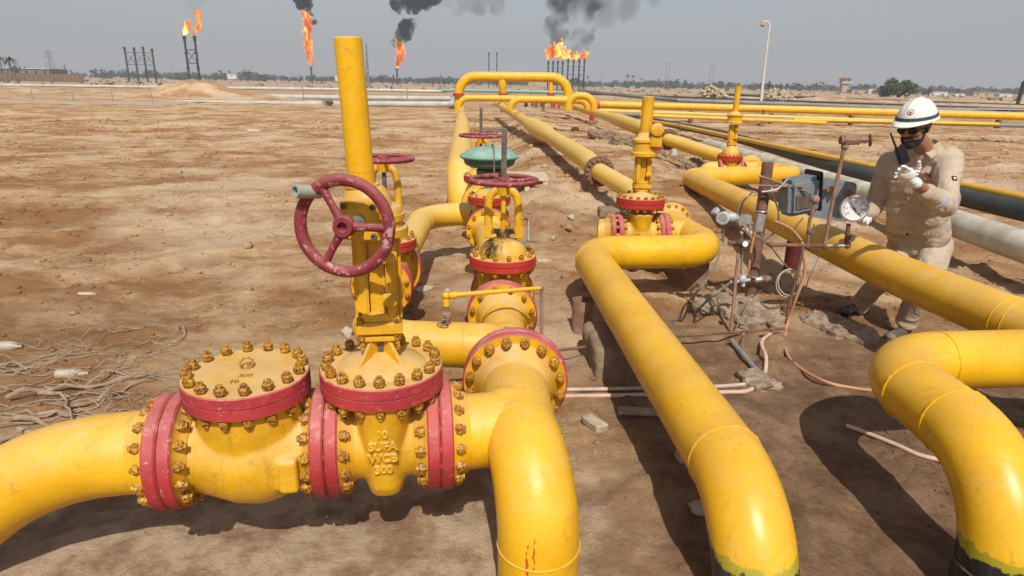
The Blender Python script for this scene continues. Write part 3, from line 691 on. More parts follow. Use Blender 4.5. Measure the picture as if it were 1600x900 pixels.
# ---- gate valve E beyond
VE = thing('gate_valve', 'farthest gate valve of the centre line, its handwheel showing above the green dome', 'valve', (-.36, 7.0, 0), math.radians(90))
yoke_valve(VE, 1.12, 1.41, R=.19, wr=.235, singles=False, dome=.08)
DJ2 = V(-.225, 5.42+.39, ZC)
pipe('spool_pipe', 'short yellow pipe between the green-domed valve and the farthest centre gate valve', [(DJ2+V(0, .06, 0), OD8, 0), (V(-.36, 6.73, ZC), OD8, 0)], YELD,
     flanges=[(DJ2, (0, 1, 0), .19, .04, OD8, .07), (V(-.36, 6.79, ZC), (0, -1, 0), .19, .04, OD8, .07)])
# big header, near end elbows down
HX = .20
HP = [PZ(724, 262, .5), PZ(722, 200, .55), PZ(721, 192, .55), PZ(721, 179, .55)]
pipe('header_pipe', 'large dusty yellow pipe running away behind the valves, narrowing at its far end',
     [(V(HP[0].x+.05, HP[0].y-.55, -.3), HX, 0), (V(HP[0].x, HP[0].y-.5, .47), HX, .42), (HP[1], HX, 0), (PZ(722, 195, .56), HX, 0), (PZ(721, 176, .62), .115, 0), (PZ(722, 165, .65), .115, 0)], YELD, seg=44)
pipe('connecting_pipe', 'yellow pipe linking the farthest gate valve to the large header', [(V(-.36, 7.19, ZC), OD8, 0), (V(-.38, 7.7, ZC), OD8, 0)], YELD, flanges=[(V(-.36, 7.195, ZC), (0, 1, 0), .19, .04, OD8, .07)])

# ------------------------------------------------------------------ small drain with little handwheel over the branch pipe
dv = thing('drain_valve', 'small yellow elbow line with a tiny wheel valve over the branch pipe', 'valve', PZ(690, 520, ZC+.11)*1.0)
g = G(); q0 = PY(697, 505, 2.86); q0.z = .56; q1 = PY(697, 462, 2.86); q2 = PY(846, 450, 2.86+.2); q3 = PY(851, 520, 3.05); q3.z = .02
P, Rr, _ = fillet([(q1+V(0, 0, -.06), .012, 0), (q1, .012, .015), (q2, .010, 0)], 5); g.tube(P, Rr, 10); g.ball(q1, .019, 2); g.cyl(q1+V(0, 0, -.05), q1+V(0, 0, -.02), .017, seg=10); g.cyl(q1+V(.015, 0, 0), q1+V(.045, .012, 0), .017, seg=10)
part('yellow_line', g, YEL, dv, True)
g = G(); g.ball(q2, .013, 2); g.tube([q2, q3], .0085, 8); part('down_tube', g, RUSTL, dv, True)
qv = V(q1.x, q1.y, (q1.z-.06+.56)/2)
g = G(); g.cyl(V(q1.x, q1.y, .55), V(q1.x, q1.y, q1.z-.05), .014, seg=12); g.ball(qv, (.03, .025, .028), 2); g.revolve([(0, .022), (.012, .022)], V(q1.x, q1.y, .553), (0, 0, 1), 6); g.cyl(qv, qv+V(-.012, -.055, 0), .008, seg=8); part('needle_valve', g, RUSTL, dv, True)
o_ = qv+V(-.012, -.055, 0); g = G(); g.torus(o_, V(-.2, -1, 0), .026, .004, 24, 6)
for k in range(3): 
    a, u, v = frame(V(-.2, -1, 0)); th = k*2.09; g.cyl(o_, o_+(u*math.cos(th)+v*math.sin(th))*.026, .003, seg=6)
part('tiny_wheel', g, RUSTL, dv, True)
# thin impulse tube right of valve C
g = G(); P, Rr, _ = fillet([(PY(806, 340, 3.6), .006, 0), (PY(826, 341, 3.6), .006, .03), (PY(826, 376, 3.55), .006, 0)], 6); g.tube(P, Rr, 8)
g.ball(PY(832, 376, 3.5), .014, 1); g.cyl(PY(822, 376, 3.52), PY(838, 378, 3.48), .007, seg=8)
solo('impulse_tube', g, TUBE, 'thin bent grey tube beside the oil-stained gate valve', 'tube')

# ------------------------------------------------------------------ line 2 with valve and riser 2
Z2 = .36
U2a = V(1.45, 5.05, Z2)
TR2 = PZ(1078, 358, Z2)
V2c = V(1.14, 5.75, 0)
V2 = thing('gate_valve', 'middle gate valve with red-rimmed bonnet and column gearbox right of centre', 'valve', V2c, math.radians(3))
ZC_ = ZC; ZC = Z2
g = valve_body(.165, OD10, .15, .575, .088, .165, vox=.010, zc=Z2); part('valve_body', g, YELC, V2)
for s in (-1, 1):
    g = G(); flange_prof(g, (s*(.165+.043), 0, Z2), (-s, 0, 0), .2, .043, OD10, .05); part('end_flange', g, [YELC, RED], V2)
    joined_bolts(V2, .018, .1, (s*.2095, 0, Z2), (1, 0, 0), .175, 16)
bonnet(V2, .215, .625, .085, 18, .017, .0, None, mat=(YELC, REDB))
g = G(); g.revolve([(0, .150), (.012, .142), (.026, .10), (.045, .055), (.06, .035), (.06, 0)], (0, 0, .707), (0, 0, 1), 40); part('bonnet_dome', g, YELC, V2)
column(V2, z=-.07)
g = G(); g.cyl((0, 0, .66), (0, 0, 1.1), .02, seg=12); part('stem', g, STEEL, V2)
g = G(); g.revolve([(0, .115), (.03, .118), (.035, .10), (.11, .098), (.12, .11), (.14, .11), (.15, .085), (.20, .055)], (0, 0, 1.07), (0, 0, 1), 32); part('gearbox', g, YELC, V2)
g = G(); g.cyl((0, 0, 1.26), (0, 0, 1.57), .052, .052, 24, ch=.003); part('stem_cover_tube', g, YELC, V2)
g = G(); g.box((.07, -.06, 1.20), (.10, .12, .10), bev=.01); g.cyl((.07, -.05, 1.28), (.07, -.11, 1.28), .028, seg=16); g.revolve([(0, .05), (.004, .055), (.03, .055), (.034, .048)], (.07, -.10, 1.30), (-.1, -1, .1), 28); part('bevel_housing', g, YELC, V2)
g = hex_letters('10', .055, .004); xform(g, Matrix.Translation((0, -.166, .43)) @ Matrix.Rotation(math.radians(90), 4, 'X')); part('raised_lettering', g, YELC, V2, smooth=False)
g = hex_letters('SUFA', .05, .004); xform(g, Matrix.Translation((0, -.166, .375)) @ Matrix.Rotation(math.radians(90), 4, 'X')); part('raised_lettering', g, YELC, V2, smooth=False)
# stub left of valve 2
e2 = V2c + V(-.225, -.012, Z2)
pipe('blind_stub', 'short yellow blanked stub at the left flange of the middle gate valve', [(e2+V(-.04, 0, 0), OD10, 0), (e2+V(-.13, .02, 0), OD10*.98, 0), (e2+V(-.135, .02, 0), OD10*.8, 0)], YELC, flanges=[(e2, (-1, 0, 0), .2, .043, OD10, .05)], welds=False)
# tee + U + riser 2
TQ = V(1.60, 5.80, Z2)
p2 = thing('riser_pipe', 'yellow riser pipe with black foot coming from the middle gate valve to the foreground', 'pipe', (TQ.x, TQ.y, 0))
l2d = (PZ(1043, 335, Z2) - PZ(1000, 308, .42)); 
RF2 = V(1.54, 6.22, Z2+.02)
g = G(); g.tube([V2c+V(.30, .016, Z2), TQ], OD10*.98, 36); g.tube([RF2+V(0, -.06, 0), TQ, TQ+V(.02, -.08, 0)], OD10, 36); g.ball(TQ, OD10*1.03, 3); part('tee_fitting', meld(g, .009, 6), YEL, p2, True)
pts, rad, ends = fillet([(TQ+V(.01, -.04, 0), OD10, 0), (V(1.66, 5.17, Z2), OD10, .30), (V(.60, 5.05, Z2), OD10, .30), (V(.81, 1.71, Z2), OD10, .34), (V(.82, 1.70, -.4), OD10, 0)], 14)
g = G(); g.tube(pts, rad, 56); part('pipe_run', g, YELR, p2, True)
for p, d in ends:
    g = G(); g.torus(p, d, OD10+.0008, .0032, 60, 6, wob=.4); part('weld_bead', g, YEL, p2, True)
g = G(); flange_prof(g, V2c+V(.212, .012, Z2), (1, .05, 0), .2, .043, OD10, .06); part('pipe_flange', g, [YELC, RED], p2, True)
g = G(); flange_prof(g, RF2, (0, -1, 0), .2, .043, OD10, .06, red=0); part('pipe_flange', g, [YELC, RED], p2, True)
joined_bolts(p2, .017, .10, RF2-p2.location, (0, 1, 0), .175, 16)
# line 2 going away: flange, reducer, bulge
def dist_pipe(name, label, cps, mat, **k):
    return pipe(name, label, cps, mat, **k)
L7 = PZ(936, 268, .60)
L2 = [(RF2+V(0, .05, 0), .11, 0), (PZ(985, 297, .52), .11, 0), (L7, .11, 0)]
pipe('line_pipe', 'yellow pipe between the middle gate valve and the brown bolted flange', L2, YELD, flanges=[(RF2, (0, 1, 0), .2, .043, OD10, .05)], welds=False)
L2b = [(L7, .105, 0), (L7+ (PZ(925, 256, .62)-L7)*.5, .13, 0), (PZ(915, 248, .62), .14, 0), (PZ(868, 218, .64), .14, 0), (PZ(860, 213, .64), .14, 0), (PZ(852, 208, .65), .20, 0), (PZ(836, 199, .66), .20, 0), (PZ(822, 190, .68), .14, 0), (PZ(800, 176, .70), .14, 0), (PZ(775, 161, .74), .14, 0)]
tl2 = pipe('line_pipe', 'dusty yellow pipe with a swollen middle running from the brown flange to the far manifold', L2b, YELD, welds=False)
def brown_flange(t, c, d, R, r):
    d = Vector(d).normalized(); g = G(); g.revolve([(-.04, r), (-.04, R), (-.003, R), (-.003, R*.9), (.003, R*.9), (.003, R), (.04, R), (.04, r)], c, d, 40); part('bolted_flange', g, RUST, t, True)
    joined_bolts(t, .016, .09, Vector(c)-t.location, d, R*.85, 16, RUSTL)
brown_flange(tl2, L7, (PZ(915, 250, .62)-L7), .19, .11)

# ------------------------------------------------------------------ line 3
V3 = thing('gate_valve', 'farthest right gate valve with slim yellow stem tube, near the black pipe', 'valve', (3.78, 11.45, -.05), 0)
g = valve_body(.165, OD10, .15, .50, .088, .165, vox=.014, zc=Z2-.03); part('valve_body', g, YELC, V3)
for s in (-1, 1):
    g = G(); flange_prof(g, (s*(.165+.043), 0, Z2-.03), (-s, 0, 0), .2, .043, OD10, .05, seg=32); part('end_flange', g, [YELC, RED], V3)
bonnet(V3, .215, .50, .085, 18, .017, .17, None, mat=(YELC, REDB), seg=32, domeR=.7)
column(V3, z=-.10)
g = G(); g.revolve([(0, .14), (.03, .14), (.035, .12), (.12, .12), (.13, .14), (.15, .14), (.17, .08), (.20, .055)], (0, 0, 1.12), (0, 0, 1), 28); part('gearbox', g, YELC, V3)
g = G(); g.cyl((0, 0, 1.30), (0, 0, 1.74), .05, .05, 20); part('stem_cover_tube', g, YELC, V3)
c3 = V3.location
Z3 = .34
TQ3 = V(c3.x+.52, 11.5, Z3-.05)
p3 = thing('diagonal_pipe', 'long yellow pipe from the far right valve running diagonally past the worker', 'pipe', (TQ3.x, TQ3.y, 0))
Z3 = .42
cps = [(V(c3.x+.26, 11.45, .28), OD10, 0), (TQ3, OD10, 0)]
g = G(); g.tube([V(c3.x+.26, 11.45, .28), TQ3, TQ3+V(.1, 0, 0)], OD10, 28); part('tee_fitting', g, YEL, p3, True)
E3a = PZ(1222, 272, .33); E3b = PZ(1088, 277, .40)
cps = [(TQ3, OD10, 0), (V(E3a.x+.35, E3a.y, .34), OD10, .5), (E3b+V(-.12, 0, 0), OD10, .42), (V(2.62, 4.2, .46), OD10, 0), (V(2.74, 3.30, .46), OD10, .3), (V(2.90, 2.76, .455), OD10, 0)]
pts, rad, ends = fillet(cps, 14); g = G(); g.tube(pts, rad, 48); part('pipe_run', g, YEL, p3, True)
for p, d in ends:
    g = G(); g.torus(p, d, OD10+.0008, .0032, 60, 6, wob=.4); part('weld_bead', g, YEL, p3, True)
g = G(); flange_prof(g, V(TQ3.x-.02, TQ3.y+.30, .31), (0, -1, 0), .2, .04, OD10, .1, red=0, seg=32); part('pipe_flange', g, [YELC, RED], p3, True)
L8 = PZ(1043, 218, .58)
pipe('line_pipe', 'yellow pipe between the far right valve and its brown bolted flange', [(V(TQ3.x-.02, TQ3.y+.26, .31), OD10, 0), (L8, .13, 0)], YELD, welds=False)
pipe('stub_pipe', 'short yellow stub left of the far right gate valve', [(V(c3.x-.22, 11.45, .28), OD10, 0), (V(c3.x-.42, 11.46, .28), OD10, .15), (V(c3.x-.44, 11.5, -.4), OD10, 0)], YELD, welds=False)
tl3 = pipe('line_pipe', 'dusty yellow pipe with a thicker stretch left of the black pipe', [(L8, .125, 0), (PZ(1008, 203, .62), .125, 0), (PZ(998, 199, .62), .19, 0), (PZ(965, 187, .66), .19, 0), (PZ(950, 182, .68), .14, 0), (PZ(885, 163, .72), .14, 0), (PZ(850, 155, .75), .14, 0)], YELD, welds=False)
brown_flange(tl3, L8, PZ(1008, 203, .62)-L8, .22, .12)

# ------------------------------------------------------------------ riser 3
p4 = pipe('riser_pipe', 'thick yellow elbow pipe with black painted foot at the right edge of the picture', [(V(9.5, 3.6, ZC_), OD10, 0), (V(3.6, 2.95, ZC_), OD10, .5), (V(1.70, 2.75, ZC_), OD10, .34), (V(1.70, 1.83, ZC_), OD10, .36), (V(1.70, 1.82, -.4), OD10, 0)], YELR3, seg=64, arcn=16)

# ------------------------------------------------------------------ far manifold
def fp(x, y, Y): return PY(x, y, Y)
YU = 29.0
pipe('arch_pipe', 'tall arched yellow manifold pipe spanning the far end of the yard', [(fp(717, 175, YU), .2, 0), (fp(717, 119, YU), .2, .75), (fp(888, 121, YU), .2, .75), (fp(888, 172, YU), .2, 0)], YEL, welds=False, seg=28)
pipe('drop_pipe', 'stout yellow drop pipe under the middle of the manifold arch', [(fp(785, 122, YU), .15, 0), (fp(785, 126, YU), .17, 0), (fp(785, 138, YU), .17, 0), (fp(786, 143, YU), .12, 0), (fp(786, 175, YU), .12, 0)], YEL, welds=False, seg=20)
pipe('drop_pipe', 'thin yellow drop pipe under the right end of the manifold arch', [(fp(861, 122, YU), .09, 0), (fp(861, 160, YU), .09, 0)], YEL, welds=False, seg=16)
pipe('crossing_pipe', 'yellow pipe lying across below the manifold arch, with elbow down at its left', [(fp(717, 168, 22.5), .1, 0), (fp(718, 153, 22.5), .1, .35), (fp(905, 155, 22.5), .1, 0)], YEL, welds=False, seg=20)
pipe('crossing_pipe', 'shorter yellow crossing pipe whose left elbow meets the swollen line', [(fp(797, 172, 20), .105, 0), (fp(798, 154.5, 20), .105, .35), (fp(919, 157, 20), .105, .35), (fp(919, 172, 20), .105, 0)], YEL, welds=False, seg=20)
pipe('loop_pipe', 'small yellow hairpin loop at the right end of the manifold', [(fp(889, 166, 18), .1, 0), (fp(889, 149, 18), .1, .32), (fp(928, 150, 18), .1, .32), (fp(928, 172, 18), .1, 0)], YEL, welds=False, seg=20)
for x, y0, y1, Y_, r, lb in ((716, 170, 147, 28.9, .23, 'left leg of the manifold arch'), (786, 170, 147, 28.9, .19, 'middle drop pipe'), (861, 160, 147, 28.9, .15, 'right thin drop pipe')):
    g = G(); a = fp(x, 145.5, Y_); b = V(a.x, a.y, a.z-.13); g.cyl(b, a, r, seg=20); solo('red_collar', g, RED, 'dull red collar band round the '+lb, 'collar')

def support(x, y, ztop, label, mat=REDB, r=.06, h=None, name='pipe_support', base=True):
    p = PZ(x, y, 0); zg = gh(p.x, p.y); t = thing(name, label, 'support', (p.x, p.y, zg))
    g = G(); g.cyl((0, 0, -.05), (0, 0, ztop-zg), r, seg=14); part('post', g, mat, t)
    if base: g = G(); g.box((0, 0, .04), (r*5, r*5, .1), bev=.01); part('base_block', g, CONCB, t)
    return t
support(924, 198, .6, 'red pipe support under the thicker right-hand line', REDB, .10)
support(862, 168, .6, 'leftmost of the short red posts below the far crossing pipes', REDB, .09)
support(866, 170, .6, 'second of the short red posts below the far crossing pipes', REDB, .09)
support(873, 170, .6, 'third of the short red posts below the far crossing pipes', REDB, .09)
support(1052, 247, .5, 'white stub support on a dark block behind the middle valve column', WHITEP, .09)
support(1028, 240, .5, 'small red stub support behind the middle valve column', REDB, .07)
support(950, 362, .20, 'dark red post under the line left of the middle valve', REDB, .05)
support(1190, 195, .7, 'small grey rest under the horizon pipe near the lamp post', RUST, .06)
for k, (x, y) in enumerate(((832, 165), (838, 167), (846, 167), (822, 166))):
    support(x, y, .75, ['brown post', 'dark post', 'short dark post', 'thin brown post'][k]+' in the row under the manifold, number %s from the left' % ['two', 'three', 'four', 'one'][k], RUST, .13, base=False)

# ------------------------------------------------------------------ long pipes on the right
def run(name, label, pts, r, mat, seg=18, group=None, sag=0):
    g = G(); g.tube(pts, r, seg); return solo(name, g, mat, label, 'pipe', group, base=(pts[0][0], pts[0][1], 0))
run('white_pipe', 'dirty white large pipe lying behind the worker', [PZ(1105, 226, .25), PZ(1350, 300, .25), PZ(1598, 385, .24), PZ(1900, 487, .24), PZ(2900, 830, .24)], .15, WHITEP, 28)
run('black_pipe', 'black coated pipe lying beside the dirty white pipe', [PZ(965, 178, .3), PZ(1130, 210, .28), PZ(1353, 273, .28), PZ(1600, 330, .28), PZ(1900, 400, .28), PZ(3000, 660, .28)], .125, BLACKP, 24)
run('thin_yellow_pipe', 'thin yellow pipe running just behind the black pipe', [PZ(1000, 187, .42), PZ(1060, 196, .42), PZ(1353, 258, .42), PZ(1600, 309, .42), PZ(1900, 372, .42), PZ(3000, 600, .42)], .055, YEL, 16)
run('horizon_pipe', 'thick bright yellow pipe crossing the whole right side towards the horizon', [PY(927, 163, 34), PY(1250, 171.5, 32.5), PY(1600, 182, 31), PY(2000, 194, 29)], .175, YEL, 20)
run('horizon_pipe', 'thin pale yellow pipe just below the thick horizon pipe', [PY(935, 173, 27), PY(1250, 184, 26), PY(1480, 193, 25)], .075, YELD, 14)
run('horizon_pipe', 'lowest thin yellow pipe ending behind the rusty standpipe', [PY(1000, 180, 22), PY(1290, 192, 22)], .06, YEL, 14)
run('horizon_pipe', 'thin yellow pipe continuing right behind the helmet', [PY(1240, 187, 25), PY(1560, 194, 24)], .06, YEL, 14)
run('grey_horizon_pipe', 'pale grey-green pipe between the yellow horizon pipes', [PY(950, 178, 26.5), PY(1290, 188.5, 25.5), PY(1700, 199, 24)], .07, GREYP, 14)
run('grey_horizon_pipe', 'long grey pipe sagging down towards the lamp post', [PY(905, 141, 60), PY(930, 144.5, 56), PY(1060, 157, 46), PY(1250, 163, 46), PY(1420, 170, 44), PY(1700, 184, 42)], .14, GREYP, 12)
run('grey_horizon_pipe', 'thin black pipe strip in front of the far plain right', [PY(1120, 147, 90), PY(1300, 154, 88), PY(1700, 168, 85)], .16, STACK, 12)
run('grey_horizon_pipe', 'second thin black pipe strip, below the tower', [PY(900, 146, 70), PY(1300, 160, 72), PY(1700, 174, 70)], .10, STACK, 12)
g = G(); g.box(PY(1283, 171.5, 32.0)+V(.75, .35, 0), (.42, .4, .42), bev=.03); 
hb = PY(1327, 174.2, 32.2); g = G(); g.cyl(hb+V(-.14, 0, 0), hb+V(.14, -.01, -.003), .185, seg=20); solo('red_band', g, RED, 'small red band on the thick horizon pipe left of the helmet', 'collar')
hb = PY(934, 164.5, 33.7); g = G(); g.cyl(hb+V(-.1, 0, 0), hb+V(.1, 0, -.003), .19, seg=20); solo('red_band', g, RED, 'red band at the left end of the thick horizon pipe', 'collar')
for k, x in enumerate((1000, 1080, 1205, 1330, 1450, 1560)):
    p = PY(x, 164+(x-927)*.028, 33.2); zg = gh(p.x, p.y); g = G(); g.box((p.x, p.y-.1, (p.z-.17+zg)/2), (.16, .3, max(.1, p.z-.17-zg)), bev=.02)
    solo('sleeper_support', g, RUST, 'dark rest under the thick horizon pipe, %s from the left' % ['first', 'second', 'third', 'fourth', 'fifth', 'sixth'][k], 'support', 'rests under the horizon pipe')
# left white pipes
run('white_pipe', 'far thin white pipe crossing the left plain in front of the heap', [PY(-60, 132, 92), PY(100, 134.2, 92), PY(540, 140, 92), PY(700, 143, 92)], .21, WHITEF, 12)
run('white_pipe', 'middle white pipe starting at the sand heap on the left', [PY(350, 150, 62), PY(540, 152.5, 60), PY(705, 154, 58)], .21, WHITEF, 12)
pipe('white_pipe', 'nearest thick white pipe on the left plain with an elbow at its right end', [(PY(278, 160.5, 50), .2, 0), (PY(500, 162.5, 47), .2, 0), (PY(706, 163, 44), .2, .5), (PY(709, 153, 58), .2, 0)], WHITEF, welds=False, seg=14)
run('green_pipe', 'pale green pipe glimpsed between the legs of the manifold arch', [PY(690, 141, 52), PY(790, 142.5, 52), PY(885, 145, 52)], .12, GREEN, 12)
# ------------------------------------------------------------------ support stubs and blocks in the middle ground
def open_stub(x, y, r, h, label, rz=0):
    p = PZ(x, y, 0); zg = gh(p.x, p.y)
    g = G(); g.revolve([(-.06, r), (h, r), (h, r-.008), (h-.1, r-.009), (-.06, r-.01)], (p.x, p.y, zg), (0, 0, 1), 32); return solo('pipe_stub', g, RUSTL, label, 'stub')
open_stub(909, 512, .075, .24, 'open rusty pipe stub standing by the concrete block under the riser line')
p = PZ(1088, 455, -.05); g = G(); g.revolve([(-.05, .10), (.24, .10), (.24, .09)], (p.x, p.y+.05, gh(p.x, p.y)), (0, 0, 1), 28); solo('pipe_stub', g, RUSTL, 'rusty cylindrical support under the bend in front of the middle valve', 'stub')
p = PZ(1225, 428, -.05); g = G(); g.revolve([(-.05, .075), (.42, .075)], (p.x+.15, p.y+.2, gh(p.x, p.y)), (0, 0, 1), 28); solo('pipe_stub', g, flat('dark_red_enamel', (.13, .012, .012), .6, (.09, .01, .01), 8), 'dark red cylindrical post behind the instrument stand', 'stub')
import mathutils.noise as _mn
def from_noise(p): return _mn.noise(p)
def rough_block(name, c, size, rz, mat, label, cat, amp=.02, sub=3, tilt=0):
    bm = bmesh.new(); bmesh.ops.create_cube(bm, size=2); bmesh.ops.subdivide_edges(bm, edges=list(bm.edges), cuts=18, use_grid_fill=True)
    sd = len(label)*7+int(c[0]*10)
    for v in bm.verts:
        q = v.co.copy(); k = (abs(q.x)**7+abs(q.y)**7+abs(q.z)**7)**(1/7); q = q/k
        p = Vector((q.x*size[0]/2, q.y*size[1]/2, q.z*size[2]/2)); m = p+V(sd, 0, 0)
        v.co = p + q.normalized()*(from_noise(m*6)*amp*2.2 + from_noise(m*17)*amp*1.3 + from_noise(m*43)*amp*.8)
    g = G(); g.bm(bm, Matrix.Translation(Vector(c)) @ Matrix.Rotation(rz, 4, 'Z') @ Matrix.Rotation(tilt, 4, 'X')); return solo(name, g, mat, label, cat, ang=22)
p = PZ(948, 572, 0); rough_block('concrete_block', (p.x+.01, p.y+.12, .02), (.24, .52, .30), .06, CONCB, 'brown concrete block in the shade under the riser line', 'block', .006)
p = PZ(935, 565, 0)
p = PZ(955, 335, 0); rough_block('concrete_block', (p.x+.25, p.y+.1, .08), (.28, .3, .3), .1, CONC, 'small grey concrete block behind the middle valve stub', 'block', .01)
p = PZ(1390, 520, -.1); rough_block('concrete_slab', (p.x-.40, p.y-.02, -.15), (.30, .56, .26), .45, CONC, 'broken pale concrete footing under the diagonal pipe beside the boots', 'block', .022)
p = PZ(1155, 500, -.05); rough_block('concrete_footing', (p.x, p.y+.02, -.03), (.44, .60, .20), .45, CONC, 'rough concrete footing lump below the instrument post', 'block', .03)
p = PZ(1185, 600, -.05); rough_block('concrete_footing', (p.x, p.y, -.05), (.20, .22, .10), .2, CONC, 'small cement lump where the conduit and hose meet', 'block', .02)
# ------------------------------------------------------------------ instrument stand
YS = 4.55
def s_(x, y, Y=YS): return PY(x, y, Y)
st = thing('instrument_post', 'leaning rusty post carrying the grey junction box and fittings', 'post', PZ(1172, 478, -.02))
a = PZ(1170, 482, -.02); b = PY(1200, 254, a.y+.05)
g = G(); g.cyl(a, b, .042, seg=20); g.cyl(b, b+(b-a).normalized()*.002, .034, seg=20); part('post', g, RUST, st, True)
g = G(); g.torus(PY(1179, 432, a.y), b-a, .045, .006, 28, 6); g.torus(PY(1190, 330, a.y+.03), b-a, .046, .006, 28, 6); part('clamp', g, GALV, st, True)
# U-bolts and bracket arms
g = G(); g.cyl(PY(1186, 275, 4.78), PY(1262, 300, 4.66), .010, seg=8); g.cyl(PY(1186, 290, 4.78), PY(1255, 292, 4.66), .009, seg=8); g.box(PY(1225, 292, 4.74), (.14, .02, .035)); part('bracket', g, RUSTL, st, True)
# junction box
bxm = Matrix.Rotation(math.radians(16), 3, 'Z') @ Matrix.Rotation(math.radians(-8), 3, 'Y')
jb = thing('junction_box', 'blue-grey enamel junction box strapped to the rusty post', 'box', PY(1248, 305, 4.78))
g = G(); g.box(jb.location, (.27, .17, .27), bxm, bev=.03); part('box_shell', g, BOXG, jb, True)
g = G(); g.box(jb.location + bxm @ V(.125, .0, .02), (.02, .19, .295), bxm, bev=.008); part('seal_rim', g, BOXD, jb, True)
g = G(); g.box(jb.location + bxm @ V(-.03, -.088, -.03), (.13, .012, .11), bxm, bev=.005); part('face_plate', g, STEEL, jb, True)
lid = thing('box_lid', 'open blue-grey lid plate with two oval recesses behind the pressure gauge', 'lid', PY(1302, 312, 4.84))
poly = []
for cx, cz, a0 in ((.10, .11, 0), (-.10, .11, 90), (-.13, -.11, 180), (.12, -.11, 270)):
    for k in range(5): th = math.radians(a0+k*22.5); poly.append((cx+.04*math.cos(th), cz+.04*math.sin(th)))
mt = Matrix.Translation(lid.location) @ Matrix.Rotation(math.radians(8), 4, 'Y') @ Matrix.Rotation(math.radians(90), 4, 'X')
g = G(); g.prism(poly, -.012, .012, mt); part('lid_plate', g, BOXG, lid, True, ang=50)
for cx in (-.055, .085):
    g = G(); g.revolve([(0, .034), (.006, .034), (.006, .026), (.002, .024)], mt @ V(cx, .07, .011), mt.to_3x3() @ V(0, 0, 1), 24, ell=(1, .8)); part('recess_ring', g, RUSTL, lid, True)
# transmitter head left
tr = thing('pressure_transmitter', 'round grey-white pressure transmitter head on a horizontal arm left of the post', 'transmitter', s_(1132, 338))
c = s_(1131, 340); d = (CAMP-c).normalized(); d.z *= .4; d.x -= .15; d.normalize()
g = G(); g.revolve([(-.05, .032), (-.048, .043), (.03, .043), (.032, .047), (.052, .047), (.055, .043), (.055, .030), (.052, .029)], c, d, 32); part('transmitter_head', g, WHITEC, tr, True)
g = G(); g.revolve([(0, .030), (.002, 0)], c+d*.052, d, 24); part('head_glass', g, GALV, tr, True)
g = G(); g.cyl(c+V(.02, 0, 0), s_(1152, 341), .026, seg=16); g.revolve([(-.045, .03), (-.03, .035), (.0, .035), (.012, .024)], s_(1148, 340), V(1, 0, 0), 18); g.cyl(s_(1120, 332), s_(1116, 328), .03, seg=14); part('neck', g, WHITEC, tr, True)
g = G(); g.box(s_(1164, 343), (.08, .06, .07), bev=.008); g.cyl(s_(1158, 343)+V(0, -.05, 0), s_(1158, 343)+V(0, .05, 0), .035, seg=16); g.box(s_(1186, 348), (.06, .06, .13), Matrix.Rotation(.1, 3, 'Y'), bev=.006); part('manifold_block', g, GALV, tr, True)
for x, y in ((1160, 355), (1167, 358), (1158, 362), (1172, 362)):
    g = G(); g.revolve([(0, .012), (.02, .012), (.024, .007), (.035, .007)], s_(x, y), (-.1, -1, -.3), 8); part('fitting', g, WHITEC, tr, True)
# lower gauge cluster
lg = thing('small_gauge_cluster', 'small round gauge with rusty wheel handles on a thin standpipe left of the post', 'gauge', PZ(1143, 512, -.02))
g = G(); g.cyl(s_(1142, 515, 4.3), s_(1156, 375, 4.4), .0125, seg=10); part('standpipe', g, RUSTL, lg, True)
g = G(); g.ball(s_(1158, 380, 4.4), (.035, .03, .035), 2); g.cyl(s_(1140, 380, 4.42), s_(1172, 378, 4.4), .016, seg=10); g.ball(s_(1141, 380, 4.42), .022, 1); part('gauge_valve', g, RUST, lg, True)
g = G(); q = s_(1164, 381, 4.33); g.revolve([(-.02, .022), (.006, .024), (.008, .020)], q, (0, -1, .15), 20); part('gauge_case', g, STEEL, lg, True)
g = G(); g.revolve([(0, .019), (.001, 0)], q+V(0, -.009, .001), (0, -1, .15), 20); part('gauge_dial', g, DIAL, lg, True)
g = G(); g.cyl(s_(1160, 392, 4.4), s_(1158, 425, 4.4), .008, seg=8); part('impulse_tube', g, RUSTL, lg, True)
g = G(); g.ball(s_(1160, 436, 4.4), (.03, .028, .036), 2); g.cyl(s_(1141, 441, 4.4), s_(1172, 437, 4.4), .013, seg=8); g.cyl(s_(1180, 437, 4.45), s_(1190, 436, 4.45), .018, seg=6); g.cyl(s_(1160, 424, 4.4), s_(1161, 447, 4.4), .016, seg=6); part('white_fitting', g, WHITEC, lg, True)
# gauge manifold: rusty horizontal pipe, standpipes, gauge
gm = thing('gauge_manifold', 'rusty standpipe frame with a tall stem and top valve, holding the round gauge', 'pipework', PZ(1226, 508, -.02))
base = PZ(1226, 506, 0.0); YG = base.y+.02
def q_(x, y, dy=0): return PY(x, y, YG+dy)
def rt(pts, r, mat=RUST, nm='pipe_arm', bend=.02):
    g = G(); P, Rr, _ = fillet([(p, r, bend) for p in pts], 5); g.tube(P, Rr, 12); return part(nm, g, mat, gm, True)
rt([q_(1226, 506), q_(1256, 384)], .013); rt([q_(1200, 382), q_(1262, 384), q_(1288, 384)], .014); rt([q_(1288, 384), q_(1322, 384)], .013, GALV)
rt([q_(1288, 384), q_(1300, 320), q_(1320, 225)], .013, RUSTL)
rt([q_(1262, 384), q_(1265, 345), q_(1275, 312)], .012, RUSTL); rt([q_(1322, 384), q_(1326, 350)], .015)
for x, y, r in ((1262, 384, .024), (1288, 384, .022), (1324, 383, .025), (1326, 370, .022), (1265, 362, .022), (1205, 382, .022), (1274, 312, .030), (1320, 229, .026)):
    g = G(); g.ball(q_(x, y), (r, r, r*1.1), 2); part('pipe_fitting', g, RUSTL if y < 330 else RUST, gm, True)
